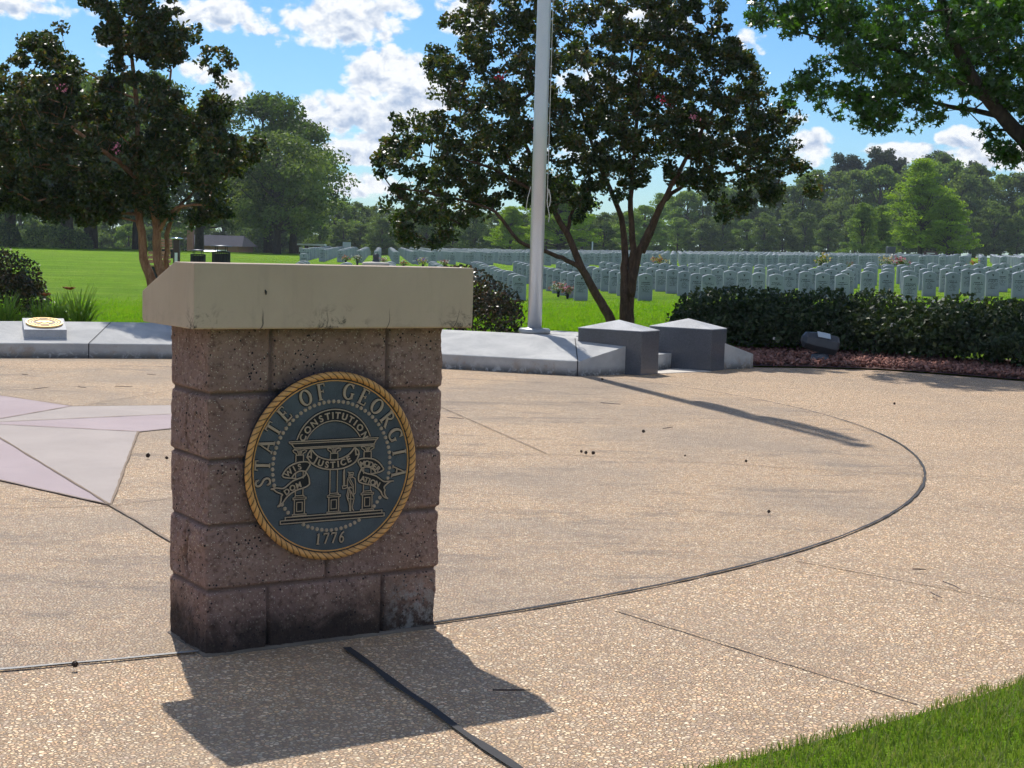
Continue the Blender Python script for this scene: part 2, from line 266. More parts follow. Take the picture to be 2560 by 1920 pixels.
# ---------------------------------------------------------------- mesh helpers
COL=S.collection
def tag(o,label=None,cat=None,group=None,kind=None):
    if label: o['label']=label
    if cat: o['category']=cat
    if group: o['group']=group
    if kind: o['kind']=kind
    return o
def link(name,me,parent=None):
    o=bpy.data.objects.new(name,me); COL.objects.link(o)
    if parent: o.parent=parent
    return o
def empty(name,loc,rz=0,label=None,cat=None,group=None):
    o=bpy.data.objects.new(name,None); COL.objects.link(o); o.location=loc; o.rotation_euler=(0,0,rz); o.empty_display_size=.1
    return tag(o,label,cat,group)
def mesh(name,V,F,m=None,smooth=False,attrs=None):
    me=bpy.data.meshes.new(name); V=np.asarray(V,dtype=np.float32)
    if isinstance(F,np.ndarray):
        k=F.shape[1]; n=len(F); me.vertices.add(len(V)); me.vertices.foreach_set('co',V.ravel())
        me.loops.add(n*k); me.loops.foreach_set('vertex_index',F.ravel().astype(np.int32))
        me.polygons.add(n); me.polygons.foreach_set('loop_start',np.arange(0,n*k,k,dtype=np.int32))
        me.update(calc_edges=True)
    else:
        me.from_pydata([tuple(map(float,v)) for v in V],[],[tuple(int(i) for i in f) for f in F]); me.update()
    if attrs:
        for nme,(dom,arr) in attrs.items():
            a=me.attributes.new(nme,'FLOAT',dom); a.data.foreach_set('value',np.asarray(arr,dtype=np.float32))
    if m: me.materials.append(MT[m])
    if smooth: me.polygons.foreach_set('use_smooth',np.ones(len(me.polygons),dtype=bool))
    return me
class MB:
    def __init__(s): s.v=[]; s.f=[]
    def add(s,V,F):
        b=len(s.v); s.v+= [tuple(map(float,p)) for p in V]; s.f+=[tuple(b+i for i in f) for f in F]; return s
    def box(s,x0,x1,y0,y1,z0,z1):
        return s.add([(x0,y0,z0),(x1,y0,z0),(x1,y1,z0),(x0,y1,z0),(x0,y0,z1),(x1,y0,z1),(x1,y1,z1),(x0,y1,z1)],[(3,2,1,0),(4,5,6,7),(0,1,5,4),(1,2,6,5),(2,3,7,6),(3,0,4,7)])
    def poly(s,pts,z0,z1):      # upright prism, counter-clockwise points
        n=len(pts); V=[(p[0],p[1],z0) for p in pts]+[(p[0],p[1],z1) for p in pts]
        return s.add(V,[tuple(range(n-1,-1,-1)),tuple(range(n,2*n))]+[(i,(i+1)%n,(i+1)%n+n,i+n) for i in range(n)])
    def tube(s,pts,rad,seg=6,cap=True):
        pts=[np.array(p,float) for p in pts]; n=len(pts); R=rad if hasattr(rad,'__len__') else [rad]*n; V=[];F=[]
        ref=np.array([.37,.21,.9])
        for i,p in enumerate(pts):
            t=pts[min(i+1,n-1)]-pts[max(i-1,0)]; t=t/(np.linalg.norm(t)+1e-9)
            a=np.cross(t,ref if abs(t@ref)<.95 else np.array([1,0,0])); a/=np.linalg.norm(a); b=np.cross(t,a)
            for k in range(seg):
                w=2*math.pi*k/seg; V.append(p+(a*math.cos(w)+b*math.sin(w))*R[i])
        for i in range(n-1):
            for k in range(seg):
                F.append((i*seg+k,(i+1)*seg+k,(i+1)*seg+(k+1)%seg,i*seg+(k+1)%seg))
        if cap: F.append(tuple(range(seg))); F.append(tuple(reversed(range((n-1)*seg,n*seg))))
        return s.add(V,F)
    def lathe(s,prof,seg=24,c=(0,0,0)):   # prof: (r,z)
        V=[];F=[];n=len(prof)
        for r,z in prof:
            for k in range(seg):
                w=2*math.pi*k/seg; V.append((c[0]+r*math.cos(w),c[1]+r*math.sin(w),c[2]+z))
        for i in range(n-1):
            for k in range(seg): F.append((i*seg+k,i*seg+(k+1)%seg,(i+1)*seg+(k+1)%seg,(i+1)*seg+k))
        F.append(tuple(reversed(range(seg)))); F.append(tuple(range((n-1)*seg,n*seg))); return s.add(V,F)
    def build(s,name,m,parent=None,smooth=False,off=None):
        V=np.array(s.v); 
        if off is not None: V=V-np.array(off)
        return link(name,mesh(name,V,s.f,m,smooth),parent)
def bevel(o,w=.004,seg=2):
    b=o.modifiers.new('bevel','BEVEL'); b.width=w; b.segments=seg; b.limit_method='ANGLE'; b.angle_limit=math.radians(30); return o
def fbm(P3,oct=4,seed=0):   # numpy value noise, about -1..1
    P3=np.asarray(P3,float); out=np.zeros(len(P3)); amp=1; tot=0
    for o in range(oct):
        q=P3*(2**o)+seed*17.3+o*5.1; i=np.floor(q).astype(np.int64); f=q-i; f=f*f*(3-2*f)
        def h(a,b,c):
            n=(a*374761393+b*668265263+c*2147483647+seed*974711)&0xffffffff; n=((n^(n>>13))*1274126177)&0xffffffff; n=n^(n>>16); return (n&0xffff)/32767.5-1
        r=0
        for dx in (0,1):
            for dy in (0,1):
                for dz in (0,1):
                    w=(f[:,0] if dx else 1-f[:,0])*(f[:,1] if dy else 1-f[:,1])*(f[:,2] if dz else 1-f[:,2]); r=r+w*h(i[:,0]+dx,i[:,1]+dy,i[:,2]+dz)
        out+=amp*r; tot+=amp; amp*=.5
    return out/tot
def ss(a,b,x): t=np.clip((x-a)/(b-a),0,1); return t*t*(3-2*t)
# ---------------------------------------------------------------- ground
PC=np.array([-4.37,10.9]); RD=7.08; RO=8.65
_by=[0,17,20,35,53,66,73,100,150,250,700]; _bz=[.1,.12,.10,.03,.20,.42,.46,.50,.62,.75,1.5]
_sy=[0,20,35,53,70,100,700]; _sz=[.01,.015,.0353,.0275,.02,.0175,.0175]
def H(x,y):
    x=np.asarray(x,float); y=np.asarray(y,float); xe=np.clip(x,-6,60)
    h=np.interp(y,_by,_bz)+np.interp(y,_sy,_sz)*xe
    h=h-3.2*ss(108,150,y)*ss(-7,-24,x)
    pl=ss(.4,-.4,y-(18.0+2.1*ss(1.7,2.6,x)))       # under the plaza the earth lies lower
    far=ss(11,16,np.hypot(x-0,y-10))*ss(17,13,y)
    return h*(1-pl)+pl*(-.035)+0*far
def Hf(x,y): return float(H(x,y))
def sheet(name,m,xs,ys,zf,kind='structure',label=None):
    X,Y=np.meshgrid(xs,ys); Z=zf(X,Y); V=np.stack([X.ravel(),Y.ravel(),Z.ravel()],1); nx=len(xs); ny=len(ys)
    i=np.arange(ny-1)[:,None]*nx+np.arange(nx-1)[None,:]; F=np.stack([i,i+1,i+nx+1,i+nx],-1).reshape(-1,4)
    o=link(name,mesh(name,V,F,m,True)); tag(o,label,kind=kind); return o
xs=np.concatenate([-np.geomspace(460,30,22),np.linspace(-28,28,57),np.geomspace(30,460,22)])
ys=np.concatenate([-np.geomspace(180,22,10),np.linspace(-20,16,10),np.linspace(17,60,60),np.linspace(62,160,50),np.geomspace(165,460,16)])
sheet('lawn','lawn',xs,ys,H,label='bright green mown lawn spreading from the plaza to the forest edge')
def polysheet(name,pts,z,m,label=None):
    o=link(name,mesh(name,[(p[0],p[1],z) for p in pts],[tuple(range(len(pts)))],m)); tag(o,label,kind='structure'); return o
def arcp(c,r,a0,a1,n): return [(c[0]+r*math.cos(math.radians(a0+(a1-a0)*i/n)),c[1]+r*math.sin(math.radians(a0+(a1-a0)*i/n))) for i in range(n+1)]
# plaza outline: outer circle at the near right, straight walk to the right, mulch bed edge, kerb
MULCH=[(2.60,17.50),(3.4,17.66),(4.22,17.63),(4.7,17.32),(5.09,16.98),(5.54,16.59),(6.4,15.9),(7.6,15.0),(9.5,14.0),(13,12.6)]
outer=arcp(PC,RO,-125,-12,60)
plz=[(-16,3.0)]+outer+[(9,8.2),(13,7.6)]+[m for m in MULCH[::-1]]+[(2.0,18.0),(-7,18.0),(-16,15)]
polysheet('plaza_paving',plz,0.0,'paving','exposed aggregate paving of the round memorial plaza')
disc=arcp(PC,RD-.012,-128,52,120)+[(-1.5,17.0),(-7,16.6),(-13,13),(-13,5)]
polysheet('paving_circle',disc,.004,'paving_disc','slightly stained inner circle of exposed aggregate paving')
def strip(pts,w,z,mb,wob=0,seed=1):
    rr=random.Random(seed); P2=[np.array(p,float) for p in pts]; q=[]
    for a,b in zip(P2[:-1],P2[1:]):
        n=max(1,int(np.linalg.norm(b-a)/.12)); q+=[a+(b-a)*i/n for i in range(n)]
    q.append(P2[-1]); V=[];F=[]
    for i,p in enumerate(q):
        t=q[min(i+1,len(q)-1)]-q[max(i-1,0)]; t/=np.linalg.norm(t); nn=np.array([-t[1],t[0]])
        c=p+nn*rr.uniform(-wob,wob); ww=w*(1+rr.uniform(-.35,.35)*(wob>0))/2
        V+=[(*(c+nn*ww),z),(*(c-nn*ww),z)]
        if i: F.append((2*i-2,2*i-1,2*i+1,2*i))
    mb.add(V,F)
mb=MB(); strip(arcp(PC,RD,-55.5,50,150),.016,.008,mb,.002,2); strip([(-.50,4.79),(-.1,3.96),(.03,3.72),(.36,3.05),(1.0,1.7)],.025,.008,mb,.004,3)
tag(mb.build('expansion_joint','joint'),'black filled curved joint ring and radial joint in the paving',kind='structure')
mb=MB(); strip(arcp(PC,RD,-100,-55.5,40),.018,.008,mb,.003,4)
tag(mb.build('mortar_joint','joint_pale'),'pale mortar joint running left of the lectern foot',kind='structure')
T1=(-1.897,7.25);T2=(-.66,12.5);SC=(-3.6,10.27);I1=(-2.453,10.056);I2=(-3.29,11.47);T3=(-5.75,13.5);I3=(-4.75,10.6);T4=(-6.6,8.0);I4=(-3.9,9.0)
facets=[(SC,I2,T3,'mauve'),(SC,T3,I3,'pale'),(SC,T2,I2,'pale'),(SC,I1,T2,'mauve'),(SC,T1,I1,'pale'),(SC,I4,T1,'mauve'),(SC,T4,I4,'pale'),(SC,I3,T4,'mauve')]
for mm,nm in (('mauve','mauve smooth concrete facets of the star set in the plaza'),('pale','pale grey smooth concrete facets of the star set in the plaza')):
    V=[];F=[]
    for a,b,c,k in facets:
        if k==mm: F.append((len(V),len(V)+1,len(V)+2)); V+=[(*a,.008),(*b,.008),(*c,.008)]
    o=link('star_paving',mesh('star_paving',V,F,mm)); tag(o,nm,kind='structure')
mb=MB()
for a,b in [(SC,T1),(SC,I1),(SC,T2),(SC,I2),(SC,T3),(SC,I3),(SC,T4),(SC,I4),(T1,I1),(I1,T2),(T2,I2),(I2,T3),(T3,I3),(I3,T4),(T4,I4),(I4,T1)]: strip([a,b],.013,.012,mb,.002,7)
strip([T1,(-1.43,6.43),(-.75,5.25)],.015,.012,mb,.003,8)
tag(mb.build('star_joint','seam'),'thin dark joints outlining the star',kind='structure')
mb=MB()
for k,pl in enumerate([[(.39,5.42),(1.2,4.36)],[(1.22,6.42),(1.96,5.72),(2.25,5.46)],[(-.40,9.36),(.23,9.56),(1.4,9.3),(3.01,8.92),(5,8.62)],[(-.66,12.5),(.23,9.56)],[(-.61,12.56),(1.2,12.9)],[(2.35,12.6),(4.1,12.23),(6.5,11.9)],[(-5,6.6),(-2.38,7.1),(-1.89,7.25),(-1.67,7.52),(-.9,8.3)],[(-3.25,11.48),(-2.86,12.86),(-2.3,14.6)],[(2.4,8.0),(3.4,7.7),(5,7.3)]]): strip(pl,.0085,.0095,mb,.002,20+k)
tag(mb.build('saw_cut','seam'),'thin saw cut control joints in the plaza paving',kind='structure')
# verge of grass at the near right
vg=arcp(PC,RO,-78,-12,60); vo=arcp(PC,RO+6,-78,-12,60)
V=[(x,y,.001) for x,y in vg]+[(x,y,.02) for x,y in vo]; n=len(vg); F=[(i,i+n,i+n+1,i+1) for i in range(n-1)]
tag(link('grass_verge',mesh('grass_verge',V,F,'lawn')),'patch of grass bordering the plaza at the lower right',kind='structure')
def blades(name,XY,Z,hh,ww,seed,m='blade',label=None):
    r=np.random.default_rng(seed); n=len(XY); a=r.uniform(0,2*math.pi,n); h=hh*r.uniform(.55,1.25,n); w=ww*r.uniform(.6,1.3,n)
    la=r.uniform(0,2*math.pi,n); ln=h*r.uniform(.1,.9,n); dx=np.cos(a)*w/2; dy=np.sin(a)*w/2
    b0=np.stack([XY[:,0]-dx,XY[:,1]-dy,Z],1); b1=np.stack([XY[:,0]+dx,XY[:,1]+dy,Z],1)
    m0=np.stack([XY[:,0]+np.cos(la)*ln*.35-dx*.7,XY[:,1]+np.sin(la)*ln*.35-dy*.7,Z+h*.6],1); m1=m0+np.stack([dx*1.4,dy*1.4,0*dx],1)
    tp=np.stack([XY[:,0]+np.cos(la)*ln,XY[:,1]+np.sin(la)*ln,Z+h*r.uniform(.75,1,n)],1)
    V=np.stack([b0,b1,m1,m0,tp],1).reshape(-1,3); i=np.arange(n)*5
    F=np.concatenate([np.stack([i,i+1,i+2],1),np.stack([i,i+2,i+3],1),np.stack([i+3,i+2,i+4],1)]); rn=r.random(n)
    pt=fbm(np.stack([XY[:,0]*1.3,XY[:,1]*1.3,0*Z],1),3,5); rn=np.clip(rn*.6+.2+pt*.5,0,1)
    o=link(name,mesh(name,V,F,m,attrs={'rnd':('FACE',np.tile(rn,3))})); return tag(o,label,kind='stuff')
r=np.random.default_rng(5); N=230000
x=np.concatenate([r.uniform(.2,3.6,150000),r.uniform(.2,6,80000)]); y=np.concatenate([r.uniform(3.2,7.4,150000),r.uniform(2.2,9.5,80000)]); rr=np.hypot(x-PC[0],y-PC[1]); k=(rr>RO-.012+.06*fbm(np.stack([x*5,y*5,0*x],1),3,3))&((x<.35*y+.45)|(np.arange(N)>=150000))&(rr<RO+3.2)
blades('grass',np.stack([x[k],y[k]],1),np.full(k.sum(),.0),.030,.0034,6,m='verge_blade',label='ragged short grass growing over the plaza edge')
N=200000; y=22.0+(r.random(N)**1.25)*16; x=r.uniform(-.40,.38,N)*y
k=(r.random(N)>ss(27,38,y))&~((x<-.75*1)&(x>-3.2)&(y<22))
blades('lawn_grass',np.stack([x[k],y[k]],1),H(x[k],y[k]),.05,.016,8,label='fine mown grass blades covering the nearer lawn')
# ---------------------------------------------------------------- mulch bed
def mulchH(x,y): return .012+.0*x
top=[(-.2,22.2),(13,21)]
pts=[(p[0],p[1]) for p in MULCH]+[(13,20.6),(6.5,21.2),(2.1,21.4),(1.9,18.6),(2.3,17.9)]
polysheet('mulch_bed',pts,.02,'mulchbed','red brown mulch bed under the azalea hedge')
r=np.random.default_rng(11); N=26000; x=r.uniform(1.9,9.5,N); y=r.uniform(13.5,20.6,N)
ed=np.interp(x,[p[0] for p in MULCH],[p[1] for p in MULCH]); k=(y>ed+.02+.10*fbm(np.stack([x*3,y*3,0*x],1),2,4))&(y<ed+2.6)&(x<.36*y+.3); x=x[k];y=y[k];n=len(x)
s=r.uniform(.018,.045,n); Q=r.normal(size=(n,3)); Q/=np.linalg.norm(Q,axis=1)[:,None]; Q2=np.cross(Q,r.normal(size=(n,3))); Q2/=np.linalg.norm(Q2,axis=1)[:,None]; Q3=np.cross(Q,Q2)
base=np.stack([x,y,.03+r.uniform(0,.05,n)],1); oct_=[Q,-Q,Q2*.7,-Q2*.7,Q3*.5,-Q3*.5]
V=np.stack([base+q*s[:,None]*r.uniform(.7,1.2,n)[:,None] for q in oct_],1).reshape(-1,3); i=np.arange(n)*6
F=np.concatenate([np.stack([i+a,i+b,i+c],1) for a,b,c in [(0,2,4),(2,1,4),(1,3,4),(3,0,4),(2,0,5),(1,2,5),(3,1,5),(0,3,5)]])
o=link('mulch',mesh('mulch',V,F,'chips',attrs={'rnd':('FACE',np.tile(r.random(n),8))})); tag(o,'red lava rock mulch scattered under the hedge',kind='stuff')
# ---------------------------------------------------------------- concrete ledge around the plaza
_fx=[-9.6,-8.0,-6.6,-5.28,-4.57,-3.645,-2.3,-.75,.69]; _fy=[12.2,13.9,15.05,15.80,16.06,16.34,16.42,16.06,15.56]
def front(x): return float(np.interp(x,_fx,_fy))
root=empty('concrete_ledge',(0,17,0),label='long low sloped concrete ledge curving behind the plaza, holding the flagpole',cat='low wall')
mbb=MB(); xsq=np.linspace(-9.6,.69,44); prev=None; V=[];F=[]
for i,xx in enumerate(xsq):
    fy=front(xx); d=.86; flatw=.06+.42*float(ss(-2.0,-.9,xx)); q=0.012*math.sin(i*2.1)
    V+=[(xx,fy,-.03),(xx,fy+.006,.150),(xx,fy+.014,.158),(xx,fy+d,.335),(xx,fy+d+flatw,.338),(xx,fy+d+flatw,-.05)]
    if i:
        a=(i-1)*6; b=i*6
        for k in range(5): F.append((a+k,b+k,b+k+1,a+k+1))
e=len(V)-6; F.append((e,e+1,e+2,e+3,e+4,e+5)); mbb.add(V,F)
# end wedge that runs back to the granite pier
a=(.69,15.56); b=(1.26,16.10)
mbb.add([(a[0],a[1],-.03),(b[0],b[1],-.03),(b[0]-.3,b[1]+.75,-.03),(a[0],a[1]+1.2,-.03),(a[0],a[1]+.012,.158),(b[0],b[1],.315),(b[0]-.3,b[1]+.75,.336),(a[0],a[1]+1.2,.336),(a[0],a[1]+.86,.3352)],
 [(0,1,5,4),(1,2,6,5),(2,3,7,6),(4,5,8),(5,6,8),(6,7,8),(0,4,8,7,3)])
led=mbb.build('ledge_body','slab',root,off=(0,17,0))
mbb=MB(); 
for jx in (.66,-1.9,-4.45,-7.0):
    fy=front(jx); mbb.add([(jx-.005,fy-.003,.0),(jx+.005,fy-.003,.0),(jx+.005,fy+.002,.158),(jx-.005,fy+.002,.158)],[(0,1,2,3)]); mbb.add([(jx-.005,fy+.002,.1605),(jx+.005,fy+.002,.1605),(jx+.005,fy+.87,.3385),(jx-.005,fy+.87,.3385)],[(0,1,2,3)])
mbb.build('ledge_joint','joint',root,off=(0,17,0))
# wedge on the far side of the second pier
root=empty('concrete_ledge',(2.5,17.4,0),label='short sloping concrete ledge end right of the far granite pier',cat='low wall')
mbb=MB(); P1=(2.30,17.0);P2=(2.728,17.41);P3=(2.25,18.35);P4=(1.6,17.9)
mbb.add([(*P1,-.03),(*P2,-.03),(*P3,-.03),(*P4,-.03),(*P1,.315),(*P2,.16),(*P3,.20),(*P4,.34)],[(0,1,5,4),(1,2,6,5),(2,3,7,6),(3,0,4,7),(4,5,6,7)])
bevel(mbb.build('ledge_body','slab',root,off=(2.5,17.4,0)),.006)
# steps between the piers
root=empty('concrete_steps',(1.6,17.0,0),label='two pale concrete steps between the granite piers',cat='steps')
dn=np.array([-.844,.536]); rt=np.array([.40,.66])*.92
for k,(h0,h1,off0) in enumerate([(0,.17,0.0),(.17,.338,.36)]):
    o0=np.array([1.425,16.46])+dn*off0; o1=o0+rt*1.02; q=[o0,o1,o1+dn*1.2,o0+dn*1.2]
    bevel(MB().poly(q,-.02 if k==0 else .172,h1).build('step','slab',root,off=(1.6,17,0)),.006)
a0=np.array([1.56,16.22]); MB().poly([a0,(2.17,16.73),np.array([1.80,17.0]),np.array([1.44,16.45])],-.02,.006).build('landing','palestone',root,off=(1.6,17,0))
def pier(dx,dy,label):
    L=np.array([.687+dx,16.33+dy]);Fc=np.array([1.333+dx,15.92+dy]);R_=np.array([1.543+dx,16.25+dy]);B=L+R_-Fc; c=(L+R_)/2
    root=empty('granite_pier',(c[0],c[1],0),label=label,cat='pier',group='granite piers flanking the steps')
    h=.452; body=MB().poly([L,Fc,R_,B],-.03,h-.001).build('pier_body','granite',root,off=(c[0],c[1],0)); bevel(body,.005)
    mb=MB(); e=.003; Q=[L+(L-c)*e,Fc+(Fc-c)*e,R_+(R_-c)*e,B+(B-c)*e]; mb.add([(*q,h) for q in Q]+[(*q,h+.008) for q in Q]+[(c[0],c[1],h+.105)],[(3,2,1,0),(0,1,5,4),(1,2,6,5),(2,3,7,6),(3,0,4,7),(4,5,8),(5,6,8),(6,7,8),(7,4,8)])
    mb.build('pyramid_cap','granite_top',root,off=(c[0],c[1],0)); return root
pier(0,0,'nearer granite pier with a flat pyramid cap, at the right end of the long ledge')
pier(.827,.83,'farther granite pier with a flat pyramid cap, next to the mulch bed')
# seal blocks on the ledge
def sealblock(x0,x1,label):
    fy=front((x0+x1)/2); y0=fy+.20; y1=y0+.46; w=x1-x0; sl=(front(x1)-front(x0))/w; zb=.14
    cx=(x0+x1)/2; root=empty('seal_block',(cx,y0,.2),label=label,cat='plaque block',group='granite seal blocks on the ledge'); root.rotation_euler=(0,0,math.atan(sl))
    z0=.2; mb=MB(); mb.add([(-w/2,0,-.06),(w/2,0,-.06),(w/2,.46,-.06),(-w/2,.46,-.06),(-w/2,0,.088),(w/2,0,.088),(w/2,.46,.185),(-w/2,.46,.185)],[(3,2,1,0),(4,5,6,7),(0,1,5,4),(1,2,6,5),(2,3,7,6),(3,0,4,7)])
    bevel(mb.build('granite_block','granite_top',root),.004)
    al=math.atan2(.097,.46); ca,sa=math.cos(al),math.sin(al); R=w*.44
    def ring(r0,r1,z,h,mm,nm,seg=48):
        V=[];F=[]
        for i in range(seg):
            t=2*math.pi*i/seg
            for rr,zz in ((r0,z),(r0,z+h),(r1,z+h),(r1,z)):
                X=rr*math.cos(t); Y=rr*math.sin(t); V.append((X,.23+Y*ca-zz*sa,.1365+Y*sa+zz*ca))
        for i in range(seg):
            j=(i+1)%seg
            for k in range(4): F.append((i*4+k,j*4+k,j*4+(k+1)%4,i*4+(k+1)%4))
        return link(nm,mesh(nm,V,F,mm),root)
    ring(.0005,R*.98,.001,.014,'darkseal','seal_disc'); ring(R*.93,R,.001,.020,'brass','seal_rim'); ring(R*.62,R*.66,.0155,.004,'brass','seal_ring')
    mb=MB(); rr_=random.Random(3)
    for k in range(26):
        t=2*math.pi*k/26; 
        if k in (6,7,19,20): continue
        for X,Y,s in [(R*.79*math.cos(t),R*.79*math.sin(t),R*.055)]:
            mb.add([(X-s,.23+(Y-s)*ca-.02*sa,.1365+(Y-s)*sa+.02*ca),(X+s,.23+(Y-s)*ca-.02*sa,.1365+(Y-s)*sa+.02*ca),(X+s*.6,.23+(Y+s)*ca-.02*sa,.1365+(Y+s)*sa+.02*ca),(X-s*.6,.23+(Y+s)*ca-.02*sa,.1365+(Y+s)*sa+.02*ca)],[(0,1,2,3)])
    for X,Y,s in [(0,.1,.2),(-.3,0,.14),(.3,0,.14),(0,-.22,.12),(-.15,-.33,.07),(.15,-.33,.07),(-.22,.2,.08),(.22,.2,.08)]:
        X*=R;Y*=R;s*=R; pts=[(X+s*math.cos(a),Y+s*math.sin(a)*rr_.uniform(.6,1)) for a in np.linspace(0,2*math.pi,9)[:-1]]
        mb.add([(px,.23+py*ca-.021*sa,.1365+py*sa+.021*ca) for px,py in pts],[tuple(range(8))])
    mb.build('seal_relief','brass',root)
mat('brass',flat,c=(.66,.46,.19),rough=.4,metal=.5,spec=.5,sc=50); mat('darkseal',flat,c=(.06,.035,.02),rough=.5,metal=.2)
sealblock(-5.13,-4.70,'granite block with a round brass and brown seal, alone on the ledge at the left')
sealblock(-3.69,-3.26,'granite seal block mostly hidden behind the left side of the lectern')
# ---------------------------------------------------------------- flagpole
pb=np.array([.235,17.2,.337])
root=empty('flagpole',tuple(pb),label='tall silver metal flagpole standing on the concrete ledge',cat='flagpole')
o=MB().lathe([(.078,.03),(.078,2.5),(.074,4.2),(.066,6.5),(.05,8.5),(.045,8.6)],40).build('pole','pole',root,True)
MB().lathe([(.170,.0),(.178,.012),(.178,.038),(.165,.055),(.095,.058),(.085,.066),(.0,.066)],40).build('base_collar','pole_base',root,True)
MB().lathe([(.0,8.58),(.05,8.6),(.085,8.65),(.1,8.7),(.085,8.75),(.04,8.79),(0,8.80)],24).build('finial','brass',root,True)
mb=MB(); px=.092
mb.tube([(px,-.01,8.5),(px+.003,-.01,5),(px+.006,-.01,1.9),(px+.004,-.01,1.52)],.004,5)
mb.tube([(px,-.01,1.62),(px+.03,-.02,1.57),(px+.042,-.02,1.50),(px+.034,-.02,1.42),(px+.014,-.02,1.40),(px+.004,-.02,1.47),(px+.01,-.02,1.56),(px+.028,-.02,1.60)],.0055,6)
mb.tube([(px+.014,-.02,1.41),(px+.025,-.02,1.36),(px+.035,-.02,1.31),(px+.028,-.02,1.24)],.0045,5)
mb.tube([(-.088,-.02,1.63),(-.12,-.03,1.50),(-.135,-.03,1.38),(-.10,-.03,1.34),(-.085,-.02,1.42)],.004,5)
mb.build('halyard','rope',root)
def flag(z0,z1,w,cols,label):
    root=empty('flag',(pb[0],pb[1],pb[2]+z0),label=label,cat='flag'); n=40; m_=14
    V=[];F=[]; r=random.Random(int(z0*10))
    for i in range(m_+1):
        t=i/m_; z=(z1-z0)*(1-t); wd=w*(.35+.65*math.sin(min(1,t*1.15)*math.pi*.62))*(1 if t<.9 else 1-(t-.9)*4)
        for j in range(n+1):
            u=j/n; V.append((.085+wd*u+.02*math.sin(j*1.7+i*.3),.06*math.sin(u*22+t*2)*min(1,t*2+.3),z))
    for i in range(m_):
        for j in range(n): F.append((i*(n+1)+j,i*(n+1)+j+1,(i+1)*(n+1)+j+1,(i+1)*(n+1)+j))
    h=len(F)//3
    o=link('cloth',mesh('cloth',V,F,cols[0],True),root); o.data.materials.append(MT[cols[1]]); 
    for k,p in enumerate(o.data.polygons): p.material_index=1 if k<h else 0
flag(4.95,6.4,.10,('flag_red','flag_blue'),'limp furled lower flag on the flagpole'); flag(6.45,8.4,.17,('flag_red','white_paint'),'limp furled upper flag on the flagpole')
# ---------------------------------------------------------------- the lectern
YAW=math.radians(33.12); LW,LD,LH=.813,.307,1.016; LO=(-.921,4.663,0)
lec=empty('stone_lectern',LO,YAW,'brown stone block lectern with a tan concrete top and round seal','lectern')
# body: one closed ring of split-faced blocks, displaced outwards
corner=.012
segs=[((0,0),(1,0),LW,(0,-1)),((LW,0),(0,1),LD,(1,0)),((LW,LD),(-1,0),LW,(0,1)),((0,LD),(0,-1),LD,(-1,0))]
stepm=.0048; P2=[];NN=[];LOC=[]
for fi,(o,dv,L,nn) in enumerate(segs):
    n=int(L/stepm); pn=segs[fi-1][3]; nx=segs[(fi+1)%4][3]
    for i in range(n):
        s=i*L/n; a=np.array(nn,float)
        if s<corner: a=a*(.5+.5*s/corner)+np.array(pn)*(.5-.5*s/corner)
        if L-s<corner: a=a*(.5+.5*(L-s)/corner)+np.array(nx)*(.5-.5*(L-s)/corner)
        P2.append((o[0]+dv[0]*s,o[1]+dv[1]*s)); NN.append(a); LOC.append((fi,s))
P2=np.array(P2);NN=np.array(NN); nS=len(P2); nz=212; zz=np.linspace(-.01,LH,nz)
ch=LH/5
JV={0:{1:[.203,.61],0:[.406]},2:{1:[.203,.61],0:[.406]},1:{1:[],0:[.153]},3:{1:[],0:[.142]}}
S_,Z_=np.meshgrid(np.arange(nS),zz); S_=S_.ravel(); Z_=Z_.ravel()
XY=P2[S_]; wob=.004*fbm(np.stack([XY[:,0]*6,XY[:,1]*6,Z_*6],1),2,9)
course=np.clip((Z_/ch).astype(int),0,4); zf=Z_-course*ch
dh=np.where(course==0,ch-zf,np.where(course==4,zf,np.minimum(zf,ch-zf)))+wob
dvj=np.full(len(Z_),9.0)
locs=np.array([l[1] for l in LOC]); fis=np.array([l[0] for l in LOC]); sl_=locs[S_]; fl_=fis[S_]
for fi in range(4):
    L=segs[fi][2]
    for par in (0,1):   # courses 0,2,4 (bottom, third, top): halves at the ends
        mk=(fl_==fi)&((course%2)==(0 if par==1 else 1))
        for j in JV[fi][par]: dvj[mk]=np.minimum(dvj[mk],np.abs(sl_[mk]-j))
d=np.minimum(dh,dvj+wob); joint=1-ss(.0035,.0085,d)
P3=np.stack([XY[:,0],XY[:,1],Z_],1)
bid=(course*7+fl_*3+np.where(fl_%2==0,np.floor(sl_/.2),0)).astype(int); br=np.random.default_rng(4).uniform(-1,1,400)[bid%400]
rock=.0095*fbm(P3*11,4,1)+.0045*fbm(P3*55,3,2)+.0018*br
sidefac=np.where(fl_%2==1,1.25,.8)
disp=(rock*sidefac+.004)*ss(.002,.014,d)-.0075*joint
# the deep split in the left side's lower block
cr=np.exp(-(((sl_-.150-.02*np.sin(Z_*40))/.009)**2))*ss(.21,.235,Z_)*ss(.40,.36,Z_)*(fl_==3); disp-=.022*cr
V=np.stack([XY[:,0]+NN[S_,0]*disp*1.2,XY[:,1]+NN[S_,1]*disp*1.2,Z_],1)
i=(np.arange(nz-1)[:,None]*nS+np.arange(nS)[None,:]); j=(np.arange(nz-1)[:,None]*nS+(np.arange(nS)[None,:]+1)%nS)
F=np.stack([i,j,j+nS,i+nS],-1).reshape(-1,4)
o=link('stone_base',mesh('stone_base',V,F,'block',True,{'joint':('POINT',np.clip(joint+cr,0,1))}),lec)
# mortar skirt under the base
mb=MB(); mb.box(-.012,LW+.006,-.014,LD+.01,-.01,.010); bevel(mb.build('mortar_bed','mortar',lec),.008) if mat('mortar',conc,c1=(.10,.085,.07),c2=(.20,.17,.14)) else None
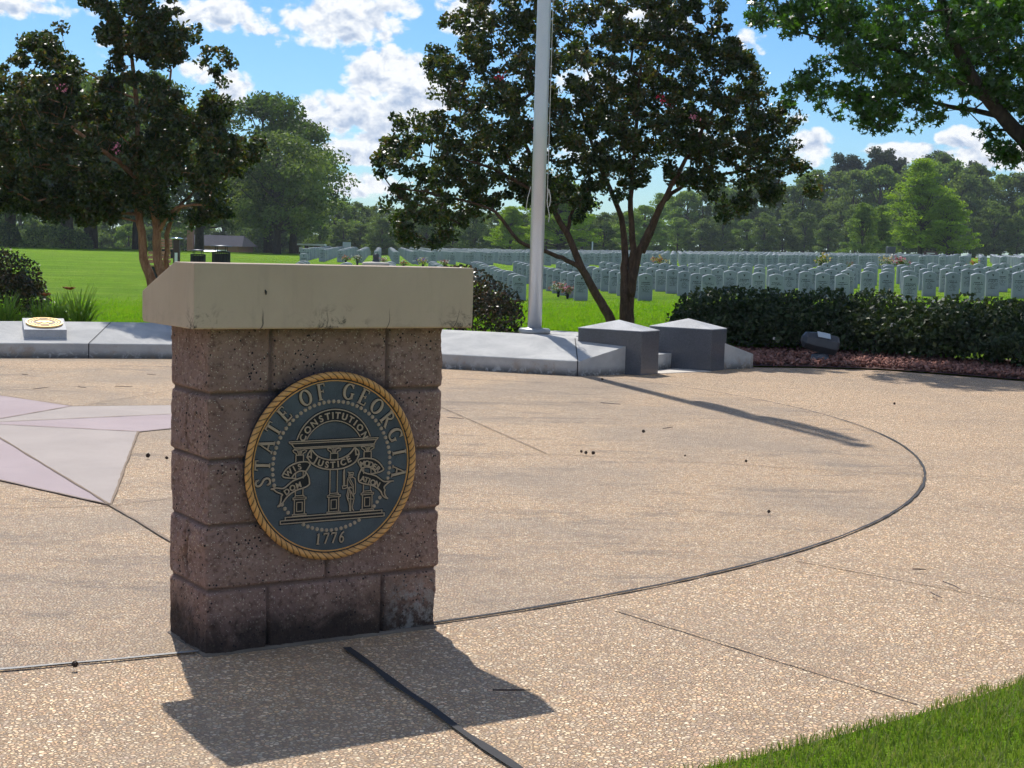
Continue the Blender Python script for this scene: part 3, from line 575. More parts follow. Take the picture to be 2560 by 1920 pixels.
# concrete top: sloping reading side faces away from the camera
x0,x1=-.080,LW+.079; prof=[(-.069,1.021),(-.069,1.2145),(.092,1.2145),(.376,1.115),(.376,1.030),(.366,1.0165),(-.064,1.0165)]
mb=MB(); n=len(prof); mb.add([(x0,b,z) for b,z in prof]+[(x1,b,z) for b,z in prof],[tuple(range(n)),tuple(range(2*n-1,n-1,-1))]+[(i,i+n,(i+1)%n+n,(i+1)%n) for i in range(n)])
bevel(mb.build('concrete_top','cap',lec),.005,3)
mb=MB(); mb.tube([(.148,-.0692,1.137),(.150,-.071,1.130),(.151,-.0693,1.122)],[.0012,.004,.002],6); mb.build('chip_mark','joint',lec)
# the seal
SR=.302; SU,SV=.4074,.576; Y0=-.018
def seg_circle(r,n): return [(r*math.cos(2*math.pi*i/n),r*math.sin(2*math.pi*i/n)) for i in range(n)]
n=160; V=[];F=[];E=[]
rings=[(.985,.0),(.985,-.012),(.93,-.012),(.925,-.0085),(.90,-.0085),(.7,-.0085),(.35,-.0085),(.02,-.0085)]
for r_,yy in rings:
    for x,z in seg_circle(r_*SR,n): V.append((SU+x,Y0+yy if yy else .004,SV+z)); E.append(1.0 if r_>.915 else 0)
for k in range(len(rings)-1):
    for i in range(n): F.append((k*n+i,k*n+(i+1)%n,(k+1)*n+(i+1)%n,(k+1)*n+i))
F.append(tuple(range((len(rings)-1)*n,len(rings)*n)))
plq=link('seal_plaque',mesh('seal_plaque',V,F,'patina',False,{'edge':('POINT',E)}),lec); plq['label']='round dark blue bronze state seal on the lectern front'
# rope border
n=1152; m_=9; V=[];G=[]
for i in range(n):
    th=2*math.pi*i/n
    for j in range(m_):
        t=j/(m_-1)*2-1; ph=(th*76/(2*math.pi)-t*.55)%1.0; g_=min(ph,1-ph)*2
        bul=math.sqrt(max(0,1-t*t*.97)); hgt=.011*bul*(.80+.20*min(1,g_*3.5)); rr=(.963+.037*t)*SR
        V.append((SU+rr*math.cos(th),Y0-.010-hgt,SV+rr*math.sin(th))); G.append(1.0 if g_<.2 else 0.0)
i=np.arange(n)[:,None]*m_+np.arange(m_-1)[None,:]; j=((np.arange(n)[:,None]+1)%n)*m_+np.arange(m_-1)[None,:]
link('rope_border',mesh('rope_border',V,np.stack([i,j,j+1,i+1],-1).reshape(-1,4),'gold',True,{'groove':('POINT',G)}),plq)
HALO=MB()  # wider dark strips under the strokes: shadow around the relief, painted in
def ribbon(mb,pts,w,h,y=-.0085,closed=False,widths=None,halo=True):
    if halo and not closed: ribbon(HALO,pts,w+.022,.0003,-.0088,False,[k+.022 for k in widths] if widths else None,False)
    pts=[np.array(p,float)*SR for p in pts]; n=len(pts); V=[];F=[]
    for k,p in enumerate(pts):
        if closed: t=pts[(k+1)%n]-pts[k-1]
        else: t=pts[min(k+1,n-1)]-pts[max(k-1,0)]
        if not closed and 0<k<n-1 or closed:
            a=p-pts[k-1]; b=pts[(k+1)%n]-p; a/=np.linalg.norm(a)+1e-9; b/=np.linalg.norm(b)+1e-9; t=a+b; ms=1/max(.5,math.sqrt(max(.01,(1+a@b)/2)))
        else: ms=1
        t=t/(np.linalg.norm(t)+1e-9); nn=np.array([-t[1],t[0]]); ww=(widths[k] if widths else w)*SR/2*ms
        for q,yy in ((p+nn*ww,y),(p+nn*ww*.8,y-h),(p-nn*ww*.8,y-h),(p-nn*ww,y)): V.append((SU+q[0],Y0+yy,SV+q[1]))
    for k in range(n if closed else n-1):
        a=k*4;b=((k+1)%n)*4
        for c in range(3): F.append((a+c,a+c+1,b+c+1,b+c))
    if not closed: F+= [(0,1,2,3),((n-1)*4+3,(n-1)*4+2,(n-1)*4+1,(n-1)*4)]
    mb.add(V,F)
def smoothp(pts,k=3):   # Catmull-Rom
    P_=[np.array(p,float) for p in pts]; out=[]
    for i in range(len(P_)-1):
        a=P_[max(i-1,0)];b=P_[i];c=P_[i+1];d=P_[min(i+2,len(P_)-1)]
        for j in range(k):
            t=j/k; out.append(.5*((2*b)+(-a+c)*t+(2*a-5*b+4*c-d)*t*t+(-a+3*b-3*c+d)*t**3))
    out.append(P_[-1]); return [tuple(q) for q in out]
RD_={'just_low':[(-0.298,0.109),(-0.251,0.048),(-0.179,0.002),(-0.1,-0.025),(-0.021,-0.036),(0.058,-0.037),(0.137,-0.028),(0.224,0.003),(0.275,0.04),(0.31,0.111)],
'just_up':[(-0.247,0.184),(-0.211,0.143),(-0.16,0.105),(-0.095,0.079),(-0.016,0.065),(0.056,0.066),(0.128,0.084),(0.2,0.123),(0.257,0.186)],
'just_fl':[(-0.25,0.188),(-0.285,0.15),(-0.298,0.109),(-0.27,0.114),(-0.252,0.1),(-0.254,0.181)],
'just_fr':[(0.257,0.186),(0.302,0.151),(0.31,0.111),(0.273,0.106),(0.264,0.179)],
'wis':[(-0.577,-0.07),(-0.558,-0.034),(-0.516,0.01),(-0.467,0.037),(-0.412,0.055),(-0.352,0.062),(-0.291,0.058),(-0.263,0.031),(-0.279,0.002),(-0.306,-0.038)],
'wis2':[(-0.577,-0.07),(-0.557,-0.089),(-0.514,-0.098),(-0.467,-0.104),(-0.42,-0.11)],
'wis3':[(-0.47,-0.102),(-0.449,-0.07),(-0.411,-0.044),(-0.367,-0.032),(-0.311,-0.042)],
'wis4':[(-0.311,-0.047),(-0.322,-0.082),(-0.355,-0.101),(-0.415,-0.118),(-0.469,-0.14),(-0.512,-0.173),(-0.566,-0.205),(-0.648,-0.195),(-0.707,-0.206)],
'dom1':[(-0.311,-0.045),(-0.277,-0.1),(-0.268,-0.152),(-0.27,-0.182),(-0.314,-0.208),(-0.402,-0.23),(-0.473,-0.261),(-0.527,-0.303),(-0.564,-0.352),(-0.596,-0.385),(-0.626,-0.393)],
'dom2':[(-0.707,-0.206),(-0.669,-0.211),(-0.642,-0.235),(-0.576,-0.267),(-0.584,-0.284),(-0.589,-0.325),(-0.599,-0.369),(-0.626,-0.393)],
'mod1':[(0.342,-0.044),(0.32,-0.005),(0.298,0.033),(0.319,0.055),(0.365,0.062),(0.428,0.059),(0.496,0.044),(0.555,0.005),(0.593,-0.039),(0.61,-0.068),(0.589,-0.086),(0.537,-0.102),(0.463,-0.109)],
'mod2':[(0.342,-0.044),(0.378,-0.034),(0.414,-0.034),(0.462,-0.048),(0.499,-0.076),(0.516,-0.105)],
'mod3':[(0.344,-0.044),(0.363,-0.08),(0.411,-0.104),(0.463,-0.117),(0.527,-0.141),(0.581,-0.18),(0.623,-0.204),(0.666,-0.204),(0.735,-0.203)],
'mod4':[(0.342,-0.049),(0.314,-0.103),(0.307,-0.145),(0.313,-0.178),(0.34,-0.199),(0.403,-0.219),(0.471,-0.235),(0.54,-0.27),(0.584,-0.312),(0.6,-0.347),(0.633,-0.377),(0.67,-0.391)],
'mod5':[(0.735,-0.203),(0.703,-0.204),(0.666,-0.223),(0.62,-0.263),(0.631,-0.292),(0.626,-0.325),(0.643,-0.364),(0.67,-0.391)]}
mb=MB()
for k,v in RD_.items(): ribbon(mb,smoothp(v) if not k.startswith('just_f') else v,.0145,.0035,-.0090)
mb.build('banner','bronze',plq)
DK=MB()
def fill(pts): DK.add([(SU+a*SR,Y0-.0094,SV+b*SR) for a,b in pts],[tuple(range(len(pts)))])
fill(RD_['just_low']+RD_['just_up'][::-1]); fill(RD_['wis'][:10]+RD_['wis3'][::-1]+[(-.514,-.098)]); fill(RD_['dom1'][:9]+[(-.584,-.284),(-.576,-.267),(-.60,-.21)]+RD_['wis4'][:7][::-1])
fill(RD_['mod1'][:12]+RD_['mod2'][::-1]); fill(RD_['mod4'][:10]+[(.626,-.325),(.62,-.263),(.623,-.204)]+RD_['mod3'][:6][::-1])
SOL=[[(0.14,-0.042),(0.128,-0.074),(0.131,-0.214)],[(0.14,-0.042),(0.144,-0.215)],[(0.118,-0.22),(0.149,-0.222),(0.175,-0.217),(0.178,-0.24),(0.15,-0.25),(0.124,-0.251),(0.118,-0.22)],
[(0.182,-0.075),(0.208,-0.083),(0.244,-0.083),(0.247,-0.1),(0.239,-0.108),(0.198,-0.092),(0.182,-0.075)],[(0.198,-0.097),(0.191,-0.12),(0.204,-0.139),(0.23,-0.138),(0.239,-0.118),(0.242,-0.104)],
[(0.208,-0.102),(0.219,-0.112),(0.203,-0.116),(0.224,-0.122),(0.209,-0.125)],[(0.188,-0.133),(0.176,-0.161),(0.177,-0.217),(0.188,-0.259),(0.181,-0.296),(0.172,-0.324),(0.183,-0.366),(0.199,-0.391),(0.21,-0.448),(0.211,-0.495)],
[(0.24,-0.132),(0.266,-0.147),(0.272,-0.194),(0.276,-0.251),(0.272,-0.311),(0.254,-0.324),(0.26,-0.362),(0.251,-0.404),(0.241,-0.45),(0.247,-0.478),(0.261,-0.496)],[(0.183,-0.147),(0.21,-0.191),(0.239,-0.235)],
[(0.204,-0.144),(0.231,-0.187),(0.249,-0.221)],[(0.206,-0.246),(0.202,-0.284),(0.19,-0.33),(0.188,-0.362),(0.247,-0.371)],[(0.196,-0.255),(0.222,-0.285),(0.249,-0.338),(0.26,-0.353)],
[(0.217,-0.289),(0.22,-0.369),(0.222,-0.439),(0.224,-0.496),(0.211,-0.496)],[(0.25,-0.226),(0.248,-0.258),(0.249,-0.305),(0.265,-0.32)],[(0.188,-0.25),(0.211,-0.237),(0.242,-0.253)]]
mb=MB()
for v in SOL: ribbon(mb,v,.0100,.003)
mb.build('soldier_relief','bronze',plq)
COLM=[([(-0.419,0.136),(-0.428,0.154),(-0.455,0.171),(-0.461,0.186),(-0.442,0.193),(-0.409,0.181),(-0.395,0.14)],.0095),([(-0.348,0.132),(-0.345,0.15),(-0.312,0.166),(-0.307,0.181),(-0.329,0.187),(-0.36,0.179),(-0.373,0.139)],.0095),([(-0.393,0.188),(-0.384,0.142),(-0.373,0.187)],.008),([(-0.427,0.134),(-0.340,0.134)],.011),
([(-0.426,-0.292),(-0.330,-0.292),(-0.322,-0.312),(-0.434,-0.312),(-0.426,-0.292)],.009),([(-0.453,-0.313),(-0.303,-0.313),(-0.303,-0.331),(-0.453,-0.331),(-0.453,-0.313)],.009),([(-0.436,-0.335),(-0.436,-0.488)],.0095),([(-0.320,-0.335),(-0.320,-0.488)],.0095),([(-0.41,-0.363),(-0.346,-0.363),(-0.346,-0.458),(-0.41,-0.458),(-0.41,-0.363)],.009),([(-0.456,-0.489),(-0.300,-0.489),(-0.300,-0.505),(-0.456,-0.505),(-0.456,-0.489)],.008)]
for k,dx in enumerate((0,.398,.796)):
    mb=MB()
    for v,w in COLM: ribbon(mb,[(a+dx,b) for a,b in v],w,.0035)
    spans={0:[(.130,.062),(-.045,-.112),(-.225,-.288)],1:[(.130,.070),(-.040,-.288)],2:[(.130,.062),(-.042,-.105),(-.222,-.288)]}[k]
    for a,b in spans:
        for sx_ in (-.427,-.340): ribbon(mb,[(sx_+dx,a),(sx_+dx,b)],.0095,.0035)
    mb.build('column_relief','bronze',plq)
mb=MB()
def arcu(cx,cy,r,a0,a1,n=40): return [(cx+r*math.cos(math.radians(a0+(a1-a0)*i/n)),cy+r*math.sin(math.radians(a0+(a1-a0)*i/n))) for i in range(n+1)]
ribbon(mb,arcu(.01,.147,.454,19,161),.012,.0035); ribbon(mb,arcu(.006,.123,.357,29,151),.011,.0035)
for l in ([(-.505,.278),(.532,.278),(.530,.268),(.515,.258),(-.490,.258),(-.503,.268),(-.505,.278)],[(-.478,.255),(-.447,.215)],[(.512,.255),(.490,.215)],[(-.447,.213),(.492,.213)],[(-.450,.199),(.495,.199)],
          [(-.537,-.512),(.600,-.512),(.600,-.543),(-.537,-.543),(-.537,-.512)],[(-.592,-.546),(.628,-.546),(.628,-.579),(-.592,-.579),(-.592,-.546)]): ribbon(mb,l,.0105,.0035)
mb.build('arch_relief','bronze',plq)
fill(arcu(.01,.147,.454,19,161)+arcu(.006,.123,.357,151,29)); fill([(-.537,-.512),(.600,-.512),(.600,-.543),(-.537,-.543)]); fill([(-.592,-.546),(.628,-.546),(.628,-.579),(-.592,-.579)]); fill([(-.49,.255),(.515,.255),(.49,.202),(-.447,.202)])
for dx in (0,.398,.796): fill([(-.436+dx,-.335),(-.320+dx,-.335),(-.320+dx,-.488),(-.436+dx,-.488)]); fill([(-.427+dx,.128),(-.340+dx,.128),(-.340+dx,.068),(-.427+dx,.068)])
DK.build('dark_recess','patina_and_shadow',plq)
mb=MB(); ribbon(mb,arcu(0,0,.906,0,360,140)[:-1],.013,.0035,closed=True); mb.build('thin_ring','gold',plq)
for k in range(76):
    th=math.radians(90+k*360/76); x,z=.685*math.cos(th),.685*math.sin(th)
    if (-.6<x<.64 and -.60<z<-.50) or (x<-.57 and -.36<z<-.22) or (x>.60 and -.36<z<-.18): continue
    m2=MB(); V=[];c=(SU+x*SR,SV+z*SR); rr=.0215*SR
    V=[(c[0]+rr*math.cos(a),Y0-.0085,c[1]+rr*math.sin(a)) for a in np.linspace(0,2*math.pi,13)[:-1]]+[(c[0]+rr*.75*math.cos(a),Y0-.0125,c[1]+rr*.75*math.sin(a)) for a in np.linspace(0,2*math.pi,13)[:-1]]
    F=[(i,(i+1)%12,(i+1)%12+12,i+12) for i in range(12)]+[tuple(range(12,24))]
    if k==0: dots=MB()
    dots.add(V,F)
dots.build('bead_ring','bronze',plq)
# serif capitals drawn as strokes: each stroke = (points, width or list of widths)
def ell(cx,cy,rx,ry,a0,a1,n=18): return [(cx+rx*math.cos(math.radians(a0+(a1-a0)*i/n)),cy+ry*math.sin(math.radians(a0+(a1-a0)*i/n))) for i in range(n+1)]
def ew(a0,a1,thin,thick,n=18): return [thin+(thick-thin)*abs(math.cos(math.radians(a0+(a1-a0)*i/n))) for i in range(n+1)]
TK,TH=.135,.062
GL={'S':(.52,[(smoothp([(.44,.80),(.38,.93),(.25,.97),(.12,.90),(.09,.76),(.17,.62),(.31,.50),(.42,.38),(.45,.22),(.38,.07),(.24,.03),(.11,.07),(.05,.20)],3),.095),([(.45,.93),(.45,.74)],.05),([(.05,.07),(.05,.27)],.05)]),
'T':(.62,[([(.31,.02),(.31,.96)],TK),([(.03,.955),(.59,.955)],.075),([(.04,.97),(.03,.78)],.05),([(.58,.97),(.59,.78)],.05),([(.18,.02),(.44,.02)],.05)]),
'A':(.72,[([(.08,.03),(.36,.97)],TH),([(.34,1.0),(.64,.03)],TK),([(.19,.33),(.50,.33)],TH),([(-.02,.02),(.19,.02)],.05),([(.52,.02),(.76,.02)],.05)]),
'E':(.56,[([(.14,.02),(.14,.96)],TK),([(.02,.965),(.50,.965)],.065),([(.50,.98),(.51,.79)],.05),([(.14,.52),(.40,.52)],TH),([(.40,.62),(.40,.42)],.05),([(.02,.025),(.53,.025)],.065),([(.52,.02),(.55,.23)],.05)]),
'F':(.52,[([(.14,.02),(.14,.96)],TK),([(.02,.965),(.49,.965)],.065),([(.49,.98),(.50,.79)],.05),([(.14,.51),(.39,.51)],TH),([(.39,.61),(.39,.41)],.05),([(.02,.02),(.28,.02)],.05)]),
'O':(.78,[(ell(.39,.49,.32,.46,0,360,28),[TH+(.15-TH)*abs(math.cos(math.radians(i*360/28))) for i in range(29)])]),
'G':(.76,[(ell(.40,.49,.33,.46,48,318,24),[TH+(.15-TH)*abs(math.cos(math.radians(48+i*270/24))) for i in range(25)]),([(.64,.40),(.64,.06)],.12),([(.52,.40),(.76,.40)],.05),([(.62,.96),(.63,.72)],.05)]),
'R':(.66,[([(.14,.02),(.14,.96)],TK),(smoothp([(.02,.965),(.30,.965),(.44,.90),(.50,.75),(.44,.60),(.30,.52),(.14,.51)],3),.085),([(.28,.51),(.62,.03)],.125),([(.02,.02),(.28,.02)],.05),([(.54,.02),(.72,.02)],.05)]),
'I':(.30,[([(.15,.02),(.15,.96)],TK),([(.02,.965),(.28,.965)],.05),([(.02,.02),(.28,.02)],.05)]),
'1':(.40,[([(.16,.02),(.25,.97)],.12),([(.10,.84),(.26,.95)],.06),([(.03,.02),(.30,.02)],.05)]),
'7':(.52,[([(.08,.92),(.54,.92)],.11),([(.54,.95),(.17,.0)],.09),([(.08,.95),(.06,.78)],.05)]),
'6':(.52,[(smoothp([(.52,.96),(.32,.80),(.16,.55),(.11,.30),(.16,.10),(.29,.02),(.42,.12),(.48,.30),(.42,.50),(.30,.55),(.18,.46)],3),.09)])}
def glyph(mb,ch,cx,cz,ang,h,y=-.0085,hh=.0045):
    w,st=GL[ch]; c,s=math.cos(ang),math.sin(ang)
    for pts,wd in st:
        wd=[k*1.3 for k in wd] if isinstance(wd,list) else wd*1.3
        q=[(cx+((x-w/2)*c-(z-.5)*s)*h,cz+((x-w/2)*s+(z-.5)*c)*h) for x,z in pts]
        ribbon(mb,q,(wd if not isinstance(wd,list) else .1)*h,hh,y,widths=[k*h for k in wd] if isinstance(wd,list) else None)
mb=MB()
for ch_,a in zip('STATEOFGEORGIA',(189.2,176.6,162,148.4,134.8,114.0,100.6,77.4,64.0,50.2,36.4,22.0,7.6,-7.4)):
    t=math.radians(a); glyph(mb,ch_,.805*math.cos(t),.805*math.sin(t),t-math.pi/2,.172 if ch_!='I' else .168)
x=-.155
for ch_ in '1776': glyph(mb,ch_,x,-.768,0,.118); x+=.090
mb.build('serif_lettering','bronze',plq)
# sans lettering of the banners: Blender's own font turned into meshes
_gc={}
def sans(ch):
    if ch in _gc: return _gc[ch]
    cu=bpy.data.curves.new('t','FONT'); cu.body=ch; cu.size=1; cu.extrude=.0; cu.offset=.022; ob=bpy.data.objects.new('t',cu); COL.objects.link(ob)
    dg=bpy.context.evaluated_depsgraph_get(); me=bpy.data.meshes.new_from_object(ob.evaluated_get(dg)); V=np.array([v.co[:2] for v in me.vertices]); F=[tuple(p.vertices) for p in me.polygons]
    bpy.data.objects.remove(ob); bpy.data.meshes.remove(me); V-= (V.max(0)+V.min(0))/2; V/=.70
    # boundary edges for the sides
    ec={}
    for f in F:
        for a,b in zip(f,f[1:]+f[:1]): ec[(a,b)]=1
    bd=[(a,b) for a,b in ec if (b,a) not in ec]; _gc[ch]=(V,F,bd); return _gc[ch]
def sanschar(mb,ch,cx,cz,ang,h,y=-.0087,hh=.0038):
    V,F,bd=sans(ch); c,s=math.cos(ang),math.sin(ang); n=len(V)
    Q=[(SU+(cx+(x*c-z*s)*h)*SR,SV+(cz+(x*s+z*c)*h)*SR) for x,z in V]
    mb.add([(a,Y0+y-hh,b) for a,b in Q]+[(a,Y0+y,b) for a,b in Q],F+[(a,b,b+n,a+n) for a,b in bd])
mb=MB()
for k,ch_ in enumerate('CONSTITUTION'):
    a=math.radians([153.5,139.5,125.5,112.5,101.2,92.5,84.2,72.5,60.8,51.5,40.5,25.5][k]); sanschar(mb,ch_,.008+.402*math.cos(a),.135+.402*math.sin(a),a-math.pi/2,.068)
for ch_,x,z,a in [('J',-.206,.072,-30),('U',-.142,.039,-20),('S',-.069,.018,-8),('T',.000,.012,0),('I',.062,.018,6),('C',.121,.034,15),('E',.187,.062,27)]: sanschar(mb,ch_,x,z,math.radians(a),.066)
for ch_,x,z,a in [('W',-.506,-.046,42),('I',-.444,-.006,30),('S',-.384,.013,14),('D',-.523,-.240,35),('O',-.461,-.205,26),('M',-.392,-.181,18),('M',.353,.003,8),('O',.407,.006,-2),('D',.457,-.009,-16),('E',.501,-.032,-30),('R',.543,-.064,-44),('A',.360,-.157,-14),('T',.402,-.172,-18),('I',.437,-.187,-22),('O',.481,-.204,-25),('N',.536,-.226,-28)]: sanschar(mb,ch_,x,z,math.radians(a),.058)
mb.build('banner_lettering','bronze',plq)

HALO.build('shadow_outline','patina_and_shadow',plq)  # painted shadow, in the same dark material as the banner fills
# ---------------------------------------------------------------- foliage
def rot_basis(r,n,up=.3):
    N=r.normal(size=(n,3)); N[:,2]+=up; N/=np.linalg.norm(N,axis=1)[:,None]
    A=np.cross(N,r.normal(size=(n,3))); A/=np.linalg.norm(A,axis=1)[:,None]; return N,A,np.cross(N,A)
RH=np.array([(0,-.5),(.31,-.05),(0,.5),(-.31,-.05)])
ST=[]
for k in range(10):
    a=math.pi*(.5+k/5.0); rr=.52 if k%2==0 else .19
    ST.append((rr*math.cos(a),rr*math.sin(a)))
ST=np.array(ST)
def leaves(r,C,size,shape='r',jit=.35,up=.3):
    n=len(C); N,A,B=rot_basis(r,n,up); s=size*r.uniform(1-jit,1+jit,n); L=RH if shape=='r' else ST
    V=np.stack([C+(A*q[0]+B*q[1])*s[:,None] for q in L],1); 
    if shape=='s': V+= (N*s[:,None]*.0)[:,None,:]
    k=len(L); V=V.reshape(-1,3); return V,(np.arange(n*k).reshape(n,k))
def crown_obj(name,r,C,size,m,parent,off,shape='r',jit=.35,up=.3,cl=None):
    V,F=leaves(r,C,size,shape,jit,up); n=len(C); rn=r.random(n)
    if cl is not None: rn=np.clip(rn*.65+cl*.35,0,1)
    return link(name,mesh(name,V-np.array(off),F,m,False,{'rnd':('FACE',rn)}),parent)
def inpoly(P,x,y):
    c=np.zeros(len(x),bool); n=len(P)
    for i in range(n):
        x1,y1=P[i];x2,y2=P[(i+1)%n]; k=((y1>y)!=(y2>y)); xi=(x2-x1)*(y-y1)/(y2-y1+1e-12)+x1; c^=k&(x<xi)
    return c
def edged(P,x,y):
    d=np.full(len(x),1e9); n=len(P)
    for i in range(n):
        a=np.array(P[i],float);b=np.array(P[(i+1)%n],float); t=((x-a[0])*(b[0]-a[0])+(y-a[1])*(b[1]-a[1]))/((b-a)@(b-a)); t=np.clip(t,0,1)
        d=np.minimum(d,np.hypot(x-a[0]-t*(b[0]-a[0]),y-a[1]-t*(b[1]-a[1])))
    return d
def build_tree(name,label,cat,group,base,stems,clumps,leafm_,barkm,leafn,leafsz,crad,seed,shape='r',tip=.0035,flowers=None,up=.3,alpha=.5,maxr=.09,jit=.35):
    """stems: list of (points3d, r0, r1). clumps: Nx3 centres. Branches grow from the stems to the clumps."""
    r=np.random.default_rng(seed); root=empty(name,base,label=label,cat=cat,group=group); mb=MB(); nodes=[];
    for pts,r0,r1 in stems:
        q=np.array(smoothp3(pts,4)); n=len(q); jt=r.normal(size=q.shape)*.006; jt[0]=0; q=q+jt
        mb.tube(q,[r0+(r1-r0)*i/(n-1) for i in range(n)],9)
        for i,p in enumerate(q):
            if i>n*.35: nodes.append((p,r0+(r1-r0)*i/(n-1),(q[i]-q[i-1])/(np.linalg.norm(q[i]-q[i-1])+1e-9)))
    NP=[n[0] for n in nodes]; NR=[n[1] for n in nodes]; PA=[-1]*len(NP); ND=[n[2] for n in nodes]; isstem=[True]*len(NP)
    c0=np.mean(NP,axis=0); C=np.asarray(clumps); allN=np.array(NP); order=np.argsort([np.min(np.linalg.norm(allN-c,axis=1)) for c in C])
    for ci in order:
        c=C[ci]; A=np.array(NP); d=np.linalg.norm(A-c,axis=1); back=np.maximum(0,A[:,2]-c[2])*.9; j=int(np.argmin(d+back)); L=d[j]
        p=A[j]; prev=j; k=max(1,int(L/.28)); dirn=ND[j]
        for s in range(1,k+1):
            t=s/k; q=p+(c-p)*t+dirn*L*.22*math.sin(math.pi*t)*(1-t)+r.normal(size=3)*.02*(s<k); 
            NP.append(q); NR.append(tip); PA.append(prev); v=q-np.array(NP[prev]); ND.append(v/(np.linalg.norm(v)+1e-9)); isstem.append(False); prev=len(NP)-1
    wgt=np.zeros(len(NP)); ch=np.zeros(len(NP))
    for i in range(len(NP)-1,-1,-1):
        if ch[i]==0 and not isstem[i]: wgt[i]+=1
        if PA[i]>=0: wgt[PA[i]]+=wgt[i]; ch[PA[i]]+=1
    R=tip*np.maximum(1,wgt)**alpha
    V=[];F=[]
    for i in range(len(NP)):
        if PA[i]<0: continue
        a=np.array(NP[PA[i]]);b=np.array(NP[i]); ra=min(R[PA[i]] if not isstem[PA[i]] else min(NR[PA[i]]*.8,R[i]*1.15),maxr); rb=min(R[i],maxr)
        ra=min(ra,rb*1.6); mb.tube([a,b],[ra,rb],4 if rb<.008 else 6,False)
    mb.build('trunk',barkm,root,True,off=base)
    # leaves around each clump centre and along its last twig
    per=leafn//len(C); D=r.normal(size=(len(C),per,3)); D/=np.linalg.norm(D,axis=2)[:,:,None]; rad=(r.random((len(C),per,1))**.45)
    P3=(C[:,None,:]+D*rad*crad*np.array([1,1,.72])*r.uniform(.6,1.25,(len(C),1,1))).reshape(-1,3); cl=np.repeat(r.random(len(C)),per)
    crown_obj('crown',r,P3,leafsz,leafm_,root,base,shape,jit,up,cl)
    if flowers:
        for fm,pts in flowers:
            Q=np.concatenate([np.array(p)+r.normal(size=(26,3))*.032 for p in pts]); crown_obj('flower_cluster',r,Q,.035,fm,root,base)
    return root
def smoothp3(pts,k=3):
    P_=[np.array(p,float) for p in pts]; out=[]
    for i in range(len(P_)-1):
        a=P_[max(i-1,0)];b=P_[i];c=P_[i+1];d=P_[min(i+2,len(P_)-1)]
        for j in range(k):
            t=j/k; out.append(.5*((2*b)+(-a+c)*t+(2*a-5*b+4*c-d)*t*t+(-a+3*b-3*c+d)*t**3))
    out.append(P_[-1]); return out
def silclumps(poly,Y,thick,n,seed,gap=.12,gs=60,edge=120,rej=None):
    """clump centres filling the space whose outline in the photo is poly; depth rounded towards the rim"""
    r=np.random.default_rng(seed); P_=np.array(poly,float); lo=P_.min(0);hi=P_.max(0); x=r.uniform(lo[0],hi[0],n*12); y=r.uniform(lo[1],hi[1],n*12)
    k=inpoly(poly,x,y); x=x[k];y=y[k]; d=edged(poly,x,y); nz=fbm(np.stack([x/gs,y/gs,0*x],1),3,seed); k=(nz>-gap-.25*np.clip(d/edge,0,1))
    x=x[k];y=y[k];d=d[k]; out=[]; th=thick*np.sqrt(np.clip(d/edge,.06,1)); yy=Y+th*r.uniform(-1,1,len(x))
    for a,b,c in zip(x,y,yy): out.append(at(a,b,c))
    out=np.array(out); sel=[]; md=.0
    return out[:n]
def pt(x,y,Y): return tuple(at(x,y,Y))
# crape myrtle right of the lectern
Y=21.6; b=at(1345,690,Y); base=(float(b[0]),Y,Hf(b[0],Y)); g0=base[2]-.05
def gnd(x,yy): p=at(x,700,yy); return (float(p[0]),yy,Hf(p[0],yy)-.05)
stems=[([gnd(1322,Y),pt(1318,690,Y),pt(1290,640,Y),pt(1258,580,Y-.1),pt(1225,505,Y-.2),pt(1192,445,Y-.2),pt(1150,350,Y-.3),pt(1110,250,Y-.3)],.078,.02),
 ([gnd(1348,Y),pt(1349,690,Y),pt(1348,600,Y),pt(1350,520,Y+.1),pt(1335,450,Y+.2),pt(1292,350,Y+.3),pt(1250,220,Y+.4)],.075,.018),
 ([gnd(1362,Y+.05),pt(1361,690,Y+.05),pt(1362,600,Y),pt(1366,520,Y),pt(1362,430,Y),pt(1372,300,Y-.2),pt(1385,140,Y-.3)],.072,.018),
 ([pt(1362,640,Y),pt(1375,560,Y-.05),pt(1395,510,Y-.1),pt(1420,460,Y-.2),pt(1452,400,Y-.3),pt(1495,320,Y-.4),pt(1550,220,Y-.4)],.062,.018),
 ([pt(1388,545,Y-.05),pt(1412,490,Y+.1),pt(1440,430,Y+.3),pt(1500,390,Y+.5),pt(1600,370,Y+.6),pt(1680,350,Y+.6)],.042,.014),
 ([pt(1262,585,Y-.1),pt(1225,562,Y-.2),pt(1180,545,Y-.3),pt(1120,520,Y-.4),pt(1078,465,Y-.5),pt(1040,445,Y-.5),pt(960,425,Y-.5),pt(890,410,Y-.5)],.036,.012),
 ([pt(1225,505,Y-.2),pt(1235,460,Y),pt(1260,420,Y+.3),pt(1300,300,Y+.6)],.030,.014),
 ([pt(1192,445,Y-.2),pt(1130,400,Y-.4),pt(1030,350,Y-.6),pt(930,340,Y-.6)],.030,.012)]
sil=[(1010,-30),(962,40),(930,75),(925,130),(938,190),(920,235),(885,255),(845,245),(850,290),(812,340),(826,385),(838,430),(815,455),(850,495),(880,525),(940,530),(985,505),(1030,470),(1060,445),(1110,425),(1170,455),(1240,480),(1290,440),(1350,425),(1410,400),(1470,395),(1510,425),(1560,480),(1610,470),(1650,440),(1700,430),(1760,425),(1775,400),(1750,350),(1715,300),(1725,240),(1690,190),(1640,140),(1575,80),(1570,-20),(1540,-120),(1400,-200),(1300,-120),(1262,-40),(1245,15),(1215,5),(1195,-40),(1130,-70),(1060,-60)]
cl=silclumps(sil,Y,1.35,1500,31,gap=.11,gs=30)
